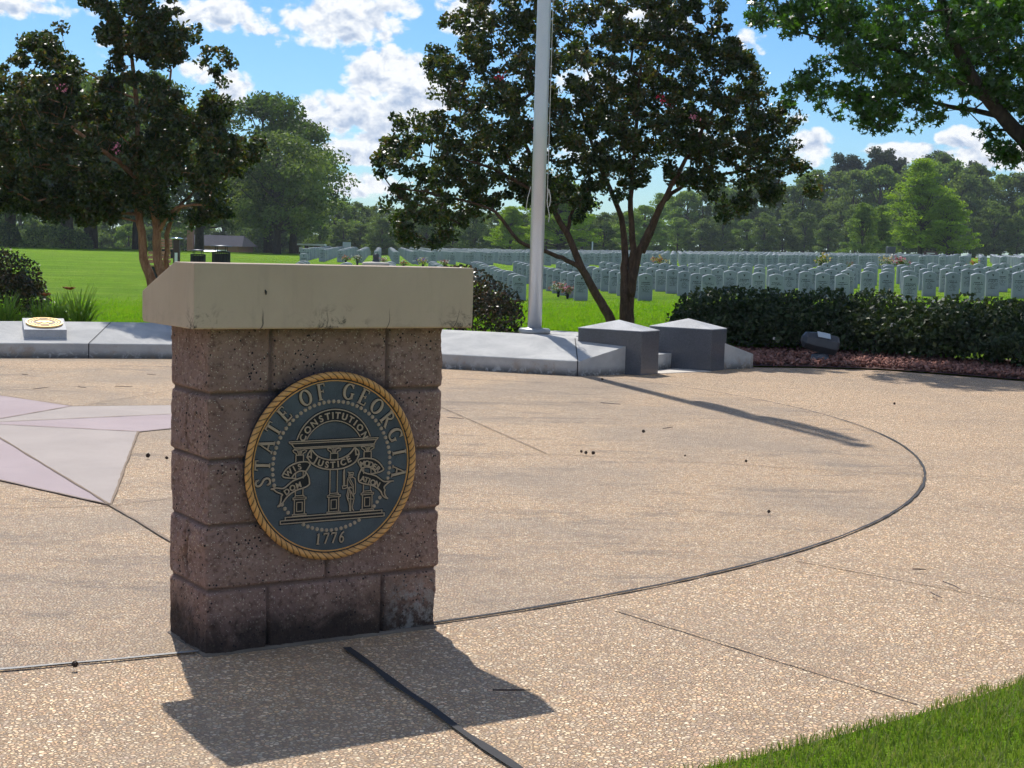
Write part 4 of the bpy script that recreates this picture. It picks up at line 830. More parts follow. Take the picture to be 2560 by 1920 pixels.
fl=[('petal_red',[pt(1078,165,Y-1.2),pt(1428,215,Y-1.3),pt(1450,225,Y-1.2)]),('petal_pink',[pt(1500,255,Y-1.2),pt(1155,275,Y-1.2)])]
build_tree('crape_myrtle','large dark leaved crape myrtle with red flowers behind the flagpole','tree','crape myrtles by the plaza',base,stems,cl,'crape_leaf','bark_dark',112000,.061,.135,41,flowers=fl)
# crape myrtle left of the lectern
Y=20.6; b=at(330,690,Y); base=(float(b[0]),Y,Hf(b[0],Y))
stems=[([gnd(338,Y),pt(330,620,Y),pt(312,560,Y),pt(303,480,Y),pt(290,410,Y+.05),pt(298,310,Y+.1),pt(290,180,Y+.2),pt(280,40,Y+.2)],.075,.02),
 ([gnd(350,Y),pt(352,610,Y),pt(341,560,Y),pt(338,480,Y),pt(318,420,Y-.1),pt(275,365,Y-.4),pt(228,330,Y-.6),pt(150,270,Y-.7)],.078,.02),
 ([gnd(360,Y+.3),pt(360,610,Y+.3),pt(360,560,Y+.3),pt(364,490,Y+.4),pt(395,440,Y+.5),pt(450,370,Y+.6),pt(480,260,Y+.7)],.045,.016),
 ([pt(340,500,Y),pt(352,485,Y-.1),pt(370,458,Y-.2),pt(400,445,Y-.3),pt(480,440,Y-.4)],.034,.012),
 ([pt(300,440,Y),pt(330,400,Y+.3),pt(350,300,Y+.4),pt(370,150,Y+.5)],.035,.014)]
sil=[(195,-60),(178,20),(190,80),(235,110),(225,150),(190,175),(165,140),(120,75),(60,75),(20,110),(-60,150),(-90,300),(-60,430),(30,450),(110,470),(200,490),(270,475),(300,450),(350,470),(420,480),(490,470),(530,430),(560,350),(575,300),(520,290),(500,230),(500,115),(462,150),(440,215),(400,200),(380,150),(415,60),(370,0),(350,-110),(260,-150)]
cl=silclumps(sil,Y,1.2,1100,33,gap=.03,gs=38,edge=110)
ex=np.array([at(x,y,Y+.2*((i%3)-1)) for i,(x,y) in enumerate([(480,110),(490,125),(470,150),(450,110),(500,140),(475,175),(440,135),(130,60),(110,90),(415,60),(400,80),(420,85)])]); cl=np.concatenate([cl,ex])
build_tree('crape_myrtle','crape myrtle with tan trunks behind the left side of the lectern','tree','crape myrtles by the plaza',base,stems,cl,'crape_leaf','bark_crape',90000,.061,.133,43,flowers=[('petal_pink',[pt(250,320,Y-1.1),pt(135,190,Y-1.0)])])
# a third one mostly outside the frame at the left
Y=22.5; b=at(-130,690,Y); base=(float(b[0]),Y,Hf(b[0],Y))
sil=[(-260,60),(-60,60),(20,165),(75,210),(85,280),(80,380),(40,450),(-60,480),(-250,450),(-350,280)]
cl=silclumps(sil,Y,1.4,380,35,gap=.12,gs=38)
build_tree('crape_myrtle','reddish crape myrtle cut off by the left edge of the photo','tree','crape myrtles by the plaza',base,[([gnd(-130,Y),pt(-130,560,Y),pt(-120,430,Y),pt(-60,330,Y)],.08,.03),([gnd(-150,Y),pt(-160,560,Y),pt(-200,400,Y),pt(-220,250,Y)],.08,.03)],cl,'crape_leaf','bark_crape',30000,.063,.15,47)
# sweetgum whose boughs hang in from the right
Y=19.6; base=(9.6,Y+.8,Hf(9.6,Y+.8))
stems=[([(9.6,Y+.8,base[2]-.1),(9.5,Y+.8,1.2),(9.2,Y+.6,2.4),(8.7,Y+.5,3.6),(8.5,Y+.3,5.2),(8.4,Y,7.2)],.26,.08),
 ([(9.25,Y+.6,2.2),pt(2300,370,Y+.3),pt(2212,300,Y+.1),pt(2140,220,Y-.1),pt(2080,130,Y-.2),pt(2040,30,Y-.3),pt(2020,-60,Y-.3)],.13,.04),
 ([pt(2140,220,Y-.1),pt(2070,180,Y),pt(1990,140,Y+.2),pt(1920,100,Y+.3),pt(1840,95,Y+.3),pt(1760,80,Y+.3)],.055,.014),
 ([pt(2212,300,Y+.1),pt(2150,250,Y+.6),pt(2050,230,Y+.8),pt(1960,210,Y+.9),pt(1880,200,Y+.9)],.045,.014),
 ([(8.9,Y+.5,3.3),pt(2330,180,Y+.8),pt(2280,60,Y+.8),pt(2250,-80,Y+.9)],.09,.03)]
sil=[(1680,-120),(1615,-20),(1612,25),(1650,60),(1700,95),(1740,110),(1760,150),(1700,175),(1690,215),(1730,250),(1790,255),(1830,235),(1850,285),(1880,305),(1920,285),(1990,275),(2060,265),(2110,215),(2150,220),(2125,290),(2160,340),(2230,365),(2330,380),(2420,250),(2420,-120)]
cl=silclumps(sil,Y+.2,1.5,1050,37,gap=.05,gs=36,edge=130)
r=np.random.default_rng(3); ex=np.stack([r.uniform(6.6,11.5,320),r.uniform(Y-1.5,Y+3,320),r.uniform(4.6,7.6,320)],1); cl=np.concatenate([cl,ex])
build_tree('sweetgum','tall sweetgum with star shaped leaves hanging in from the upper right','tree',None,base,stems,cl,'gum_leaf','bark_oak',40000,.092,.17,53,shape='s',tip=.004,up=.6,maxr=.07)
# ---------------------------------------------------------------- shrubs
def shrub(name,label,cat,c,rad,h,n,sz,m,seed,group=None,lump=.22,flowers=None):
    r=np.random.default_rng(seed); D=r.normal(size=(n,3)); D/=np.linalg.norm(D,axis=1)[:,None]; D[:,2]=np.where(D[:,2]<-.25,-D[:,2]*.6,D[:,2]); rr=1-r.random(n)**2*.35
    lp=1+lump*fbm(D*2.6+seed,3,seed)+.10*fbm(D*9+seed,2,seed+1); rr=rr*lp
    g0=Hf(c[0],c[1]) if c[0]<1 else .03
    P3=np.stack([c[0]+D[:,0]*rad[0]*rr,c[1]+D[:,1]*rad[1]*rr,g0+h*.30+D[:,2]*h*.70*rr],1); P3=P3[P3[:,2]>g0]
    base=(c[0],c[1],g0); root=empty(name,base,label=label,cat=cat,group=group); crown_obj('foliage',r,P3,sz,m,root,base)
    mb=MB(); 
    for k in range(14):
        a=r.uniform(0,6.28); e=(c[0]+math.cos(a)*rad[0]*.6,c[1]+math.sin(a)*rad[1]*.6,g0+h*.6); mb.tube([(c[0]+math.cos(a)*.08,c[1]+math.sin(a)*.08,g0-.02),((c[0]+e[0])/2,(c[1]+e[1])/2,g0+h*.38),e],[.014,.01,.004],5,False)
    mb.build('stems','bark_dark',root,off=base)
    if flowers:
        for fm,k in flowers:
            i=r.choice(len(P3),k); Q=np.repeat(P3[i]+(P3[i]-np.array([c[0],c[1],g0+h*.3]))*.06,7,axis=0)+r.normal(size=(k*7,3))*.012; crown_obj('blossoms',r,Q,.028,fm,root,base)
    return root
hg='azalea shrubs of the hedge'
for k,(x,Y,rx,h,lb) in enumerate([(1590,20.6,.98,.78,'leftmost azalea shrub of the hedge, behind the far granite pier'),(1745,20.35,1.1,.80,'azalea shrub of the hedge directly behind the floodlight'),(1905,19.95,.95,.76,'azalea shrub of the hedge just right of the floodlight'),(2045,19.35,.90,.70,'azalea shrub of the hedge with pale blossoms near its foot'),(2180,18.9,1.1,.82,'rightmost azalea shrub of the hedge, cut by the photo edge'),(2370,17.9,1.1,.72,'azalea shrub of the hedge just outside the right edge')]):
    p=at(x,700,Y); shrub('azalea',lb,'shrub',(float(p[0]),Y),(rx,.85),h,11000,.062,'azalea_leaf',60+k,hg,lump=.36,flowers=[('petal_white',5),('petal_pink',2),('petal_violet',1)])
shrub('rounded_shrub','rounded shrub with bronze tipped leaves between lectern and flagpole','shrub',(-.74,18.9),(.86,.8),.93,12000,.044,'pitto_leaf',80,lump=.16)
shrub('rounded_shrub','rounded shrub with bronze tipped leaves at the left photo edge','shrub',(-7.35,21.0),(.98,.9),1.12,15000,.046,'pitto_leaf',81,lump=.15)
def lily(x,y,s,lb,seed,fl=2):
    r=np.random.default_rng(seed); g0=Hf(x,y); root=empty('daylily',(x,y,g0),label=lb,cat='plant',group='daylilies behind the ledge'); V=[];F=[]
    for k in range(190):
        a=r.uniform(0,6.28); L=s*r.uniform(.6,1.15); lean=r.uniform(.3,1.05); w=.013; bx,by=r.normal(size=2)*.05*s; pr=None
        for i in range(6):
            t=i/5; rad=lean*L*.7*t; z=L*(t-.55*lean*t*t*1.25); ww=w*(1-t*.85)*(1.0); c=np.array([bx+math.cos(a)*rad,by+math.sin(a)*rad,z]); nn=np.array([-math.sin(a),math.cos(a),0])*ww
            V+=[c+nn,c-nn]
            if i: b=len(V); F.append((b-4,b-3,b-1,b-2))
    me=mesh('leaves',V,F,'lily_leaf',False,{'rnd':('FACE',np.repeat(r.random(190),5))}); link('leaves',me,root)
    for k in range(fl):
        a=r.uniform(0,6.28); e=np.array([math.cos(a)*.14,math.sin(a)*.14,s*.70]); mb=MB(); mb.tube([(0,0,0),e*.5+np.array([0,0,.06]),e],[.005,.004,.003],5); mb.build('flower_stalk','lily_leaf',root)
        mb=MB()
        for j in range(6):
            w=j*math.pi/3; d=np.array([math.cos(w),math.sin(w),.5])*.085; s2=np.array([-math.sin(w),math.cos(w),0])*.03; mb.add([e,e+d*.6+s2,e+d,e+d*.6-s2],[(0,1,2,3)])
        mb.build('flower','petal_orange',root)
for x,Y,s,lb,sd,fl in [(168,20.0,.80,'tallest daylily clump with an orange flower, behind the left ledge',1,2),(122,20.1,.68,'middle daylily clump beside the tallest one',2,1),(88,20.2,.55,'small daylily clump behind the round seal block',3,0),(12,20.0,.66,'daylily clump at the left photo edge under the shrub',4,0)]:
    p=at(x,690,Y); lily(float(p[0]),Y,s,lb,sd,fl)
# ---------------------------------------------------------------- floodlight
fx,fy=3.66,18.3; root=empty('floodlight',(fx,fy,.03),math.radians(0),'dark bronze ground floodlight in the mulch, aimed up to the left','floodlight')
MB().lathe([(.11,.0),(.12,.03),(.10,.09),(.04,.11)],16).build('mount','granite',root,True)
mb=MB(); 
ax=Vector((-.86,-.10,.16)).normalized(); ct=Vector((.0,0,.23)); e1=Vector((0,0,1)).cross(ax).normalized(); e2=ax.cross(e1)
prof=[(-.20,.105),(-.17,.125),(.04,.125),(.20,.10),(.24,.03)]; V=[];F=[]
for t,rr in prof:
    for k in range(8):
        w=(k+.5)*math.pi/4; V.append(ct+ax*t+e1*rr*math.cos(w)*1.1+e2*rr*math.sin(w))
for i in range(4):
    for k in range(8): F.append((i*8+k,i*8+(k+1)%8,(i+1)*8+(k+1)%8,(i+1)*8+k))
F+=[tuple(range(7,-1,-1)),tuple(range(32,40))]; mb.add(V,F); mb.tube([ct-Vector((0,0,.14)),ct],.03,8); bevel(mb.build('housing','bronze_metal',root),.006)
up_=Vector((0,0,1)); mb=MB(); nq=Vector((0,-.70,.71)); eq=Vector((0,.71,.70)); q=[ct+ax*t+eq*s*.042+nq*.136 for t,s in ((-.10,-1),(-.10,1),(.06,1),(.06,-1))]; q2=[p+nq*.006 for p in q]; mb.add(list(q)+list(q2),[(3,2,1,0),(4,5,6,7),(0,1,5,4),(1,2,6,5),(2,3,7,6),(3,0,4,7)]); mb.build('lens','lens',root)
# pedestal behind the ledge
px,py=-1.72,19.0; g0=Hf(px,py)+.07; root=empty('bird_bath',(px,py,g0),label='pale stone pedestal with a wide dish and small finial, just above the lectern top',cat='pedestal')
MB().lathe([(.16,0),(.16,.06),(.08,.12),(.07,.7),(.10,.83),(.0,.84)],24).build('shaft','palestone',root,True)
MB().lathe([(.10,.83),(.165,.865),(.17,.89),(.155,.905),(.03,.915),(.0,.915)],28).build('dish','palestone',root,True)
MB().lathe([(.055,.90),(.042,.93),(.036,.94),(.036,.965),(.040,.97),(.036,.985),(.036,1.005),(.0,1.01)],20).build('finial','bronze_metal',root,True)
# ---------------------------------------------------------------- litter on the plaza
def ball(x,y,rad,label,seed):
    rad*=.68
    r=np.random.default_rng(seed); mb=MB(); V=[];F=[]
    for k in range(60):
        d=r.normal(size=3); d/=np.linalg.norm(d); a=np.cross(d,[.3,.5,.8]); a/=np.linalg.norm(a); b=np.cross(d,a); n=len(V); V+=[d*rad*1.0,(d*.6+a*.35)*rad,(d*.6-a*.2+b*.3)*rad,(d*.6-a*.2-b*.3)*rad]; F+=[(n,n+1,n+2),(n,n+2,n+3),(n,n+3,n+1)]
    mb.add(V,F); mb.lathe([(.01*rad,-.75*rad),(.55*rad,-.55*rad),(.78*rad,0),(.55*rad,.55*rad),(.01*rad,.75*rad)],10)
    rad*=1.0; o=mb.build('seed_ball','seedball'); o.location=(x,y,rad*.85+.012); tag(o,label,'seed ball','dark seed balls on the paving')
for k,(x,y,s,lb) in enumerate([(.449,9.61,.014,'leftmost of three dark seed balls in a row on the circle'),(.475,9.55,.017,'middle of three dark seed balls in a row on the circle'),(.52,9.537,.019,'rightmost of three dark seed balls in a row on the circle'),(.936,10.77,.019,'dark seed ball alone on the upper middle of the circle'),(1.289,7.534,.014,'dark seed ball in the middle right of the circle'),(1.452,9.38,.014,'dark seed ball lying on the long saw cut'),(1.098,9.573,.009,'tiny seed ball left of the one on the saw cut'),(.886,15.06,.020,'dark seed ball near the foot of the concrete ledge'),(-2.10,8.85,.022,'dark seed ball on the edge of the star'),(-1.98,8.80,.016,'smaller dark seed ball just off the edge of the star'),(-1.27,4.46,.016,'dark seed ball on the mortar joint left of the lectern'),(3.35,13.4,.017,'dark seed ball far right on the paving')]): ball(x,y,s,lb,k)
def twig(x,y,L,a,label,k):
    r=random.Random(k); c=np.array([x,y,.016]); d=np.array([math.cos(a),math.sin(a),0]); n=np.array([-d[1],d[0],0]); bnd=r.uniform(-.15,.15)
    o=MB().tube([c-d*L/2-c,c-c+n*bnd*L*.6,c+d*L*.25+n*bnd*L*.4-c,c+d*L/2-c],[.0022,.0028,.0024,.0015],5).build('twig','twig'); o.location=c; tag(o,label,'twig','twigs fallen on the paving')
for k,(x0,y0,x1,y1,lb) in enumerate([(1908,902,1972,930,'longer dark twig lying across the saw cut at the right'),(1862,942,1905,962,'short thick twig below the longer one at the right'),(1795,855,1845,857,'thin twig lying level above the two right twigs'),(630,226,705,232,'curved pale twig on the upper left of the circle'),(55,282,120,286,'thin curved twig right beside the lectern'),(862,324,900,318,'small twig on the upper middle of the circle')]):
    a=onz((1080+x0/1.4946)/1.1573,(860+y0/1.4946)/1.1573,0);b=onz((1080+x1/1.4946)/1.1573,(860+y1/1.4946)/1.1573,0); twig((a[0]+b[0])/2,(a[1]+b[1])/2,float(np.hypot(*(b-a)[:2])),math.atan2(b[1]-a[1],b[0]-a[0]),lb,k)
for k,(x0,y0,x1,y1,lb) in enumerate([(255,360,370,347,'twig left of center on the far paving beside the star tip'),(885,338,1015,340,'straight twig on the far paving left of the lectern'),(600,340,662,350,'short curved twig on the far paving'),(1130,244,1198,250,'small twig on the far paving close to the ledge'),(165,245,215,250,'small twig near the ledge at the far left')]):
    a=onz((x0/3.0714)/1.1573,(860+y0/3.0714)/1.1573,0);b=onz((x1/3.0714)/1.1573,(860+y1/3.0714)/1.1573,0); twig((a[0]+b[0])/2,(a[1]+b[1])/2,float(np.hypot(*(b-a)[:2])),math.atan2(b[1]-a[1],b[0]-a[0]),lb,30+k)
a=onz(1105,1502,0); twig(a[0],a[1],.11,.1,'thin twig inside the shadow of the lectern top',50)
a=onz(925,1360,0)
# ---------------------------------------------------------------- headstones
def stone_verts(w=.33,h=.61,t=.10,sag=.052,n=9,lo=-.12):
    pts=[(-w/2,lo),(w/2,lo)]+[(w/2-w*i/n,h-sag+sag*(1-((i/n)*2-1)**2)) for i in range(n+1)]
    k=len(pts); e=.013; c=np.array([0,h*.45])
    ins=[(p[0]*(1-2*e/w),(p[1]-c[1])*(1-e/h)+c[1]) for p in pts]
    V=[(x,-t/2,z) for x,z in ins]+[(x,-t/2+e,z) for x,z in pts]+[(x,t/2-e,z) for x,z in pts]+[(x,t/2,z) for x,z in ins]
    F=[tuple(range(k)),tuple(range(4*k-1,3*k-1,-1))]
    for q in range(3): F+=[(q*k+(i+1)%k,q*k+i,(q+1)*k+i,(q+1)*k+(i+1)%k) for i in range(k)]
    return V,F
SVV,SF=stone_verts(); stone_me=mesh('headstone',SVV,SF,'marble')
def inscr(seed):
    r=random.Random(seed); V=[];F=[]; y=-.0512
    def q(x0,x1,z0,z1): n=len(V); V.extend([(x0,y,z0),(x1,y,z0),(x1,y,z1),(x0,y,z1)]); F.append((n,n+1,n+2,n+3))
    k=seed%3; cz=.500
    if k==0: q(-.007,.007,cz-.035,cz+.035); q(-.024,-.0075,cz+.004,cz+.018); q(.0075,.024,cz+.004,cz+.018)
    elif k==1:
        for i in range(12):
            a=2*math.pi*i/12;b=2*math.pi*(i+1)/12; n=len(V); V.extend([(.030*math.cos(a),y,cz+.030*math.sin(a)),(.030*math.cos(b),y,cz+.030*math.sin(b)),(.021*math.cos(b),y,cz+.021*math.sin(b)),(.021*math.cos(a),y,cz+.021*math.sin(a))]); F.append((n,n+1,n+2,n+3))
        q(-.006,.006,cz-.018,cz+.018)
    else:
        n=len(V); V.extend([(-.026,y,cz+.02),(0,y,cz-.03),(.026,y,cz+.02),(.012,y,cz+.03),(0,y,cz+.018),(-.012,y,cz+.03)]); F.append((n,n+1,n+2,n+3,n+4,n+5))
    z=.415; rows=[(.11,.022,.006),(.12,.022,.006),(.045,.013,.004)]+[(r.uniform(.06,.125),.014,.0045) for _ in range(5)]
    for w,h,gp in rows:
        w*=r.uniform(.8,1.05); x=-w
        while x<w-.008:
            L=r.uniform(.006,.017)*(1.3 if h>.02 else 1); x1=min(w,x+L)
            if r.random()>.14: q(x,x1,z-h*r.uniform(.85,1),z-h*r.uniform(0,.15))
            x=x1+gp*r.uniform(.7,1.6)
        z-=h+.015
        if z<.13: break
    return mesh('inscription',V,F,'inscr')
INS=[inscr(i) for i in range(7)]
fang=math.atan2(.087,1.0)   # headstones face slightly to the right of the camera
fdir=-fang
near=[];far=[]
adx,ady=-.133,1.53
for j in range(-4,16):
    x0=.10+1.462*j - (.02*max(0,j-5)); y0=36.4-.30*j if j<8 else 34.0-.05*(j-8)
    if j<0: y0=36.4+.1*j
    n=12
    for i in range(n): near.append((x0+adx*i,y0+ady*i,j,i))
b1=.905; a2=(-.21,2.42)
for j in range(-11,62):
    x0=-.3+b1*j; y0=73-.13*x0*(1 if x0>0 else 1.6)*.8
    for i in range(25):
        far.append((x0+a2[0]*i,y0+a2[1]*i,j,i))
rs=random.Random(77); import itertools
def infr(x,y,m=.355): return abs(x/y)<m
def hid(x,y): # behind the lectern top
    kx=x/y; return kx<-.035 and kx>-.225
cand=[]; hidn=[]
for x,y,j,i in near:
    if not infr(x,y): continue
    if hid(x,y) and y<49: hidn.append((y,x,j,i,0)); continue
    cand.append((y,x,j,i,0))
for x,y,j,i in far:
    if infr(x,y): cand.append((y,x,j,i,1))
cand.sort(); indiv=cand[:298]; rest=cand[298:]+hidn
ORD=['first','second','third','fourth','fifth','sixth','seventh','eighth','ninth','tenth','eleventh','twelfth']
sg='white marble headstones in rows'; seen_front=0
for c,(y,x,j,i,sec) in enumerate(indiv):
    z=Hf(x,y)+rs.uniform(-.015,.015)
    root=link('headstone',stone_me); root.location=(x+rs.uniform(-.015,.015),y,z); root.rotation_euler=(rs.uniform(-.02,.02),rs.uniform(-.016,.016),fang+rs.uniform(-.02,.02)); root.scale=(rs.uniform(.98,1.02),1,rs.uniform(.97,1.03))
    if sec==0 and i==0 and 0<=j<=7:
        lb=['nearest headstone just left of the flagpole','front headstone between flagpole and crape myrtle trunks, beside a flower vase','front headstone right behind the crape myrtle trunks','first front headstone rising above the hedge','second front headstone rising above the hedge','third front headstone rising above the hedge','fourth front headstone rising above the hedge','fifth front headstone rising above the hedge, nearest the right edge'][j]
        lb='white marble '+lb
    elif sec==0 and j>=0 and i<=2: lb='white marble headstone '+('second' if i==1 else 'third')+' from the front in its row, near section'
    elif sec==0: lb='white marble headstone deeper in the near section of rows'
    else: lb='white marble headstone in the far section, partly hidden by nearer ones'
    tag(root,lb,'headstone',sg)
    if y<62:
        k=link('inscription',INS[c%7],root)
    elif y<80: link('inscription',INS[c%7],root)
sv=np.array(SVV); sf=SF; V=[];F=[]
ca,sa=math.cos(fang),math.sin(fang); nv=len(sv)
for c,(y,x,j,i,sec) in enumerate(rest):
    s=rs.uniform(.97,1.03); q=sv.copy(); q[:,2]*=s; X=q[:,0]*ca-q[:,1]*sa+x+rs.uniform(-.02,.02); Yy=q[:,0]*sa+q[:,1]*ca+y; V.append(np.stack([X,Yy,q[:,2]+Hf(x,y)],1)); F+=[tuple(a+c*nv for a in f) for f in sf]
o=link('far_headstones',mesh('far_headstones',np.concatenate(V),F,'marble')); tag(o,'hundreds of white headstones packed toward the forest edge','headstones',sg,'stuff')
# one lone stone at the left end
p=at(656,571,62); r0=link('headstone',stone_me); r0.location=(float(p[0]),62,Hf(p[0],62)); r0.rotation_euler=(0,0,.1); tag(r0,'white headstone standing alone at the left end of the field','headstone',sg); link('inscription',INS[2],r0)
# ---------------------------------------------------------------- flowers at the stones
def bouquet(x,y,s,cols,label,seed):
    s*=.72 if x<0 else .85
    z=Hf(x,y); r=np.random.default_rng(seed); root=empty('flower_vase',(x,y,z),label=label,cat='flowers',group='bouquets at the headstones')
    MB().lathe([(.025*s,0),(.03*s,.02),(.045*s,.15*s),(.0,.15*s)],10).build('vase','black_metal',root,True)
    Q=np.array([0,0,.20*s])+r.normal(size=(130,3))*np.array([.075,.07,.05])*s+np.array([x,y,z]); crown_obj('greenery',r,Q,.05*s,'forest_leaf',root,(x,y,z))
    for c in cols:
        Q=np.array([0,0,.25*s])+r.normal(size=(14,1,3))*np.array([.085,.07,.05])*s+r.normal(size=(14,9,3))*.016*s; crown_obj('blossoms',r,Q.reshape(-1,3)+np.array([x,y,z]),.035*s,c,root,(x,y,z))
for k,(x,y,Y,s,cols,lb) in enumerate([(1206,638,38.2,1.3,['petal_orange','petal_white'],'orange and cream flowers, left of two vases right of the flagpole'),(1226,641,37.0,1.2,['petal_brown','petal_pink'],'dark pinkish flowers, right of two vases right of the flagpole'),
  (1424,566,66,1.9,['petal_yellow','petal_orange'],'yellow orange flowers between far headstones above the tree fork'),(1441,568,66,1.3,['petal_white'],'small pale flowers beside the yellow orange ones'),(1774,571,64,2.6,['petal_yellow'],'large olive green wreath in the far section'),(1838,573,64,1.3,['petal_brown'],'brown dried flowers in the far section'),
  (1916,571,64,2.0,['petal_yellow','petal_white'],'yellow and white flowers left of the pink ones'),(1947,569,64,2.2,['petal_red','petal_pink','petal_white'],'bright pink and red flowers in the far right section'),(2106,572,64,1.7,['petal_orange'],'rust coloured flowers near the right edge'),
  (747,564,70,1.6,['petal_orange'],'orange flowers at a headstone above the lectern, leftmost'),(772,562,69,1.9,['petal_brown','petal_white'],'brown and white flowers right of the leftmost orange ones'),(828,564,68,1.5,['petal_white','petal_pink'],'white and pink flowers right of the stone pedestal'),(872,570,64,1.5,['petal_orange','petal_white'],'cream flowers in the middle above the lectern'),(914,568,64,1.8,['petal_yellow','petal_white','petal_violet'],'yellow white and violet flowers above the lectern right half'),(960,571,64,1.6,['petal_red','petal_white'],'red and white flowers above the lectern right end')]):
    p=at(x,y,Y); bouquet(float(p[0]),Y,s,cols,lb,k)
# ---------------------------------------------------------------- bins, lamp post, benches on the left lawn
def trashbin(x,Y,w,ztop,label,dome=False):
    p=at(x,540,Y); g0=Hf(p[0],Y); h=ztop-g0; root=empty('litter_bin',(float(p[0]),Y,g0),label=label,cat='litter bin',group='black litter bins')
    mb=MB(); r_=w/2; mb.lathe([(r_*.9,0),(r_*.9,h*.66),(0,h*.66)],20)
    for k in range(28):
        a=2*math.pi*k/28; mb.tube([(r_*math.cos(a),r_*math.sin(a),.03),(r_*math.cos(a),r_*math.sin(a),h*.72)],.014,4)
    mb.build('slatted_drum','black_metal',root)
    mb=MB(); mb.lathe([(r_*1.02,h*.70),(r_*1.04,h*.74),(r_*.8,h*.76),(r_*.8,h*.74)],24); 
    for k in range(4):
        a=math.pi/4+k*math.pi/2; mb.tube([(r_*.8*math.cos(a),r_*.8*math.sin(a),h*.72),(r_*.8*math.cos(a),r_*.8*math.sin(a),h*.95)],.015,5)
    mb.build('rim','black_metal',root)
    MB().lathe([(r_*1.18,h*.94),(r_*1.2,h*.96),(r_*.5,h*1.0),(0,h*1.01)],24).build('rain_hood','bronze_metal',root,True)
trashbin(428,60,.56,.86,'black slatted litter bin, left one of two behind the lectern top'); trashbin(478,58,.66,1.06,'black slatted litter bin, taller right one behind the lectern top')
p=at(382,520,58); g0=Hf(p[0],58); zt=float(at(382,513,58)[2]); root=empty('lamp_post',(float(p[0]),58,g0),label='brown bollard lamp with bright reflecting cap left of the bins',cat='lamp post')
MB().box(-.11,.11,-.11,.11,0,zt-g0-.07).build('post','brown_metal',root); MB().box(-.055,.055,-.115,-.111,.1,.6).build('notice_plate','white_paint',root); MB().lathe([(.20,zt-g0-.07),(.24,zt-g0-.03),(.12,zt-g0),(0,zt-g0)],20).build('cap','chrome',root,True)
def bench(x,Y,label,rz):
    p=at(x,552,Y); g0=Hf(p[0],Y); root=empty('bench',(float(p[0]),Y,g0),rz,label,'bench','wooden benches'); mb=MB()
    for k in range(3): mb.box(-.7,.7,-.22+.15*k,-.09+.15*k,.42,.45)
    bevel(mb.build('seat','wood',root),.005); mb=MB()
    for k in range(3): mb.box(-.7,.7,.235,.26,.52+.13*k,.62+.13*k)
    mb.build('backrest','wood',root)
    for sx_ in (-.6,.6): mb=MB(); mb.box(sx_-.03,sx_+.03,-.2,.24,.0,.415); mb.build('leg','black_metal',root)
bench(364,72,'small tan wooden bench left of the bollard lamp, farther one',1.25); bench(360,48,'small tan wooden bench left of the bollard lamp, nearer one',1.3)
# kiosk with sunlit white panels
p=at(672,545,118); gx=float(p[0]); g0=Hf(gx,118); root=empty('kiosk',(gx,118,g0),label='brown open kiosk with sunlit white roof edge left of the headstones',cat='kiosk')
zt=float(at(672,527,118)[2])-g0; mb=MB()
for x in (-.95,-.35,.35,.95):
    for y in (-.5,.5): MB().box(x-.06,x+.06,y-.06,y+.06,0,zt-.1).build('post','brown_metal',root)
MB().box(-1.1,1.1,-.65,.65,zt-.12,zt).build('roof','white_paint',root); MB().box(-.9,.9,.44,.47,.2,zt-.5).build('back_panel','brown_metal',root); 
for x in (-.85,-.1,.7): MB().box(x,x+.28,-.56,-.53,zt-.62,zt-.25).build('notice_board','white_paint',root)
# brown sign and dark cabinet at the right
p=at(2010,552,112); g0=Hf(p[0],112); root=empty('section_sign',(float(p[0]),112,g0),label='low brown information sign between the cypress trunks at the right',cat='sign'); zt=float(at(2010,543,112)[2])-g0
MB().box(-.5,.5,-.03,.03,zt-.62,zt).build('panel','brown_metal',root); mb=MB()
for k in range(3): mb.box(-.3,.3-.08*k,-.036,-.031,zt-.16-.14*k,zt-.11-.14*k)
mb.build('text_rows','white_paint',root)
for x in (-.42,.42): MB().box(x-.04,x+.04,-.02,.02,0,zt-.62).build('post','brown_metal',root)
p=at(1924,540,112); g0=Hf(p[0],112); zt=float(at(1924,533,112)[2])-g0; o=bevel(MB().poly([(-.3,-.3),(.3,-.3),(.3,.3),(-.3,.3)],0,zt).build('cabinet','bronze_metal'),.04); o.location=(float(p[0]),112,g0); tag(o,'dark grey utility cabinet in front of the forest at the right','cabinet')
p=at(749,550,112); g0=Hf(p[0],112); zt=float(at(749,523,112)[2])-g0; root=empty('post_sign',(float(p[0]),112,g0),label='small pale square sign on a post above the headstones',cat='sign'); MB().box(-.04,.04,-.03,.03,0,zt).build('post','bronze_metal',root); MB().box(-.3,.3,-.05,-.035,zt-.75,zt).build('panel','lens',root)
p=at(1279,550,120); g0=Hf(p[0],120); zt=float(at(1279,522,120)[2])-g0; o=MB().tube([(0,0,0),(0,0,zt)],.06,8).build('marker_post','lens'); o.location=(float(p[0]),120,g0); tag(o,'thin pale marker post before the trees between pole and trunks','post')
